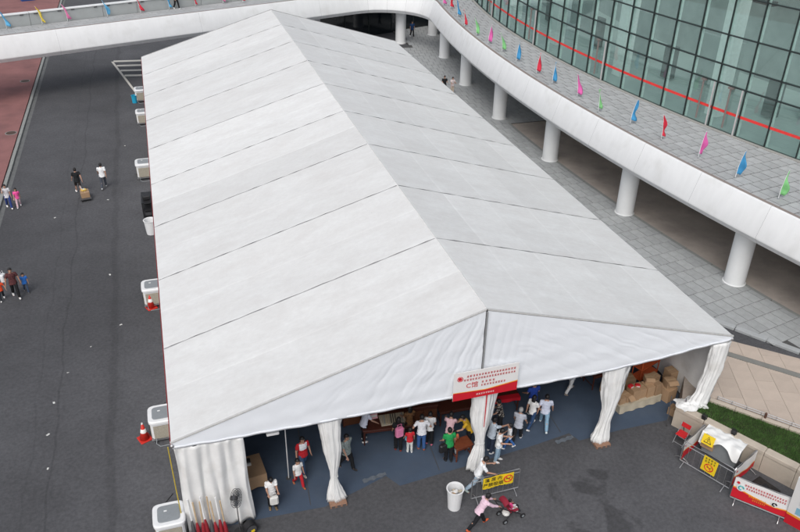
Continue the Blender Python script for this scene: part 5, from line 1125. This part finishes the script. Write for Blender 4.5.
person(531, 414, 1.7, 90, 'person in bright blue shirt deep in the tent', '2a4ba8', '1c1d22', 'short', legs=ST, arms=((15, 14, 40), (15, 14, 40)))
person(569, 392, 1.7, 20, 'person in white trousers half hidden under the gable hem', '9aa0a8', 'd4d4d4', 'short', legs=WALK, arms=SW, shoes='8a8078')
# forecourt
r31 = person(477, 490, 1.72, -12, 'man in white shirt and pale jeans stepping behind the no smoking barrier', 'e6e8ea', '9fb3c4', 'short', legs=((24, 8), (-24, 18)), arms=((25, 8, 55), (25, 8, 45)), lean=16, look=18, shoes='b8c8c4', sleeve=.7)
r32 = person(478, 527, 1.62, 8, 'woman in pale pink shirt and black trousers pushing the stroller', 'd9bccb', '15161b', 'bun', legs=((26, 6), (-30, 16)), arms=((40, 4, 12), (40, 4, 12)), lean=30, look=0, fem=True, shoes='c65a34', sleeve=1.2)
# walkway and far people
person(177, 9, 1.7, -60, 'person in black trousers on the straight walkway by the parapet', '3a3d44', '121316', 'short', legs=WALK, arms=SW, zf=DZ, vox=.02)
person(444, 94, 1.62, -100, 'person in black top standing past the far tent eave', '1a1b1e', '3a2a26', 'short', legs=ST, arms=HOLD, zf=.115, vox=.02)
person(452, 94, 1.5, -80, 'person in red and white top standing past the far tent eave', 'b23038', 'c8b8a8', 'short', legs=ST, arms=HOLD, pat='d8d8d8', zf=.115, vox=.02)
person(412, 37, 1.72, -90, 'person in dark clothes and blue cap line in the shade under the walkway', '1d3c66', '101114', 'short', legs=WALK, arms=DOWN, zf=.115, vox=.02)
bpy.data.objects[[o.name for o in bpy.data.objects if o.get('label', '').startswith('person in dark clothes')][0]]['label'] = 'person in dark blue top in the shade under the elevated walkway'
finish_people()
# things they carry
def bag(pos, label, col, size=(.30, .12, .34), name='bag', rz=0):
    r_ = thing(name, label, name.replace('_', ' '), pos, rz); MB().box((0, 0, size[2]/2), size, bev=.045).build('body', col, r_)
    MB().tube([(-size[0]*.3, 0, size[2]*.95), (-size[0]*.25, 0, size[2]+.16), (size[0]*.25, 0, size[2]+.16), (size[0]*.3, 0, size[2]*.95)], .012, 6).build('strap', col, r_); return r_
w_ = wpos(r8, 'wr', 0); w2 = wpos(r8, 'wr', 1); bag(((w_.x+w2.x)/2, (w_.y+w2.y)/2-.08, w_.z-.42), 'white plastic bag held by the woman with dark straps', M_PAPER, (.30, .16, .36), 'plastic_bag')
p = G(398, 450); bag((p.x-.03, p.y-.22, .93), 'pink backpack on the woman in black', mat('backpack_pink', (.65, .20, .36), .7, .1, 6), (.32, .2, .42), 'backpack', .2)
p = G(448, 461); bag((p.x-.26, p.y-.06, .62), 'black shoulder bag on the person in green', M_BLACK, (.34, .18, .36), 'shoulder_bag', .3)
p = G(17, 297); w_ = wpos(pfam, 'sh', 1); bag((w_.x-.22, w_.y+.12, .95), 'white and grey backpack slung behind the man in dark red checks', M_WPLAST, (.3, .2, .42), 'backpack', 1.2)
p = G(398, 450); bt = thing('water_bottle', 'small light blue bottle beside the woman with pink backpack', 'bottle', (p.x+.3, p.y-.05, .5)); MB().tube([(0, 0, 0), (0, 0, .18), (0, 0, .21), (0, 0, .24)], [.04, .04, .02, .018], 10).build('body', M_BLUEB, bt); MB().tube([(0, 0, .24), (0, 0, .265)], .02, 8).build('cap', M_PAPER, bt)
# stroller
h1 = wpos(r32, 'wr', 0); h2 = wpos(r32, 'wr', 1); hm = (h1+h2)/2
st = thing('stroller', 'dark red baby stroller with black frame on the forecourt', 'stroller', (hm.x+.62, hm.y+.02, 0), R(8)); sx0 = -.58
hz_ = hm.z-.03
for s_ in (-.2, .2):
    MB().tube([(sx0, s_, hz_), (-.15, s_, .55), (.38, s_, .14)], .016, 6).build('frame', M_BLACK, st); MB().tube([(-.32, s_, .12), (-.02, s_, .5)], .014, 6).build('frame', M_BLACK, st)
    for x in (-.32, .40): w0 = MB().tube([(x, s_*1.1-.018, .1), (x, s_*1.1+.018, .1)], .10, 14).build('wheel', M_BLACK, st); MB().tube([(x, s_*1.1-.022, .1), (x, s_*1.1+.022, .1)], .055, 12).build('hub', M_GREYPAN, w0)
MB().tube([(sx0, -.2, hz_), (sx0, .2, hz_)], .02, 8).build('handle', M_BLACK, st)
MDR = mat('stroller_red', (.22, .012, .03), .8, .1, 8)
MB().grid(lambda u, v: (-.05+.06*math.cos(u*3)-.30*(v if v > .5 else .5)+.15+.0, (u-.5)*.36, .42+.0+.55*max(0, v-.45)), 6, 8).build('seat_back', MDR, st); MB().box((.06, 0, .42), (.34, .36, .06), bev=.02).build('seat', MDR, st)
MB().grid(lambda u, v: (-.22-.18*math.cos(v*1.6), (u-.5)*.42, .80+.16*math.sin(v*1.6+.2)+.05*math.sin(math.pi*u)), 8, 6).build('hood', MDR, st, True); MB().box((.3, 0, .3), (.08, .32, .04), bev=.01).build('footrest', M_BLACK, st)
MB().ball((-.18, 0, .28), (.14, .15, .09), 10, 7).build('basket', M_PAPER, st)
JOBS.clear()
sp_ = Vector((hm.x+.62, hm.y+.02)); person(0, 0, .86, 8, 'toddler in white and pink sitting in the dark red stroller', 'd84a86', 'd8d8dc', 'short', legs=((80, 70), (80, 70)), arms=((30, 10, 40), (30, 10, 40)), child=True, pos=(sp_.x+.0, sp_.y, .2), zf=.20, lean=-12)
finish_people()
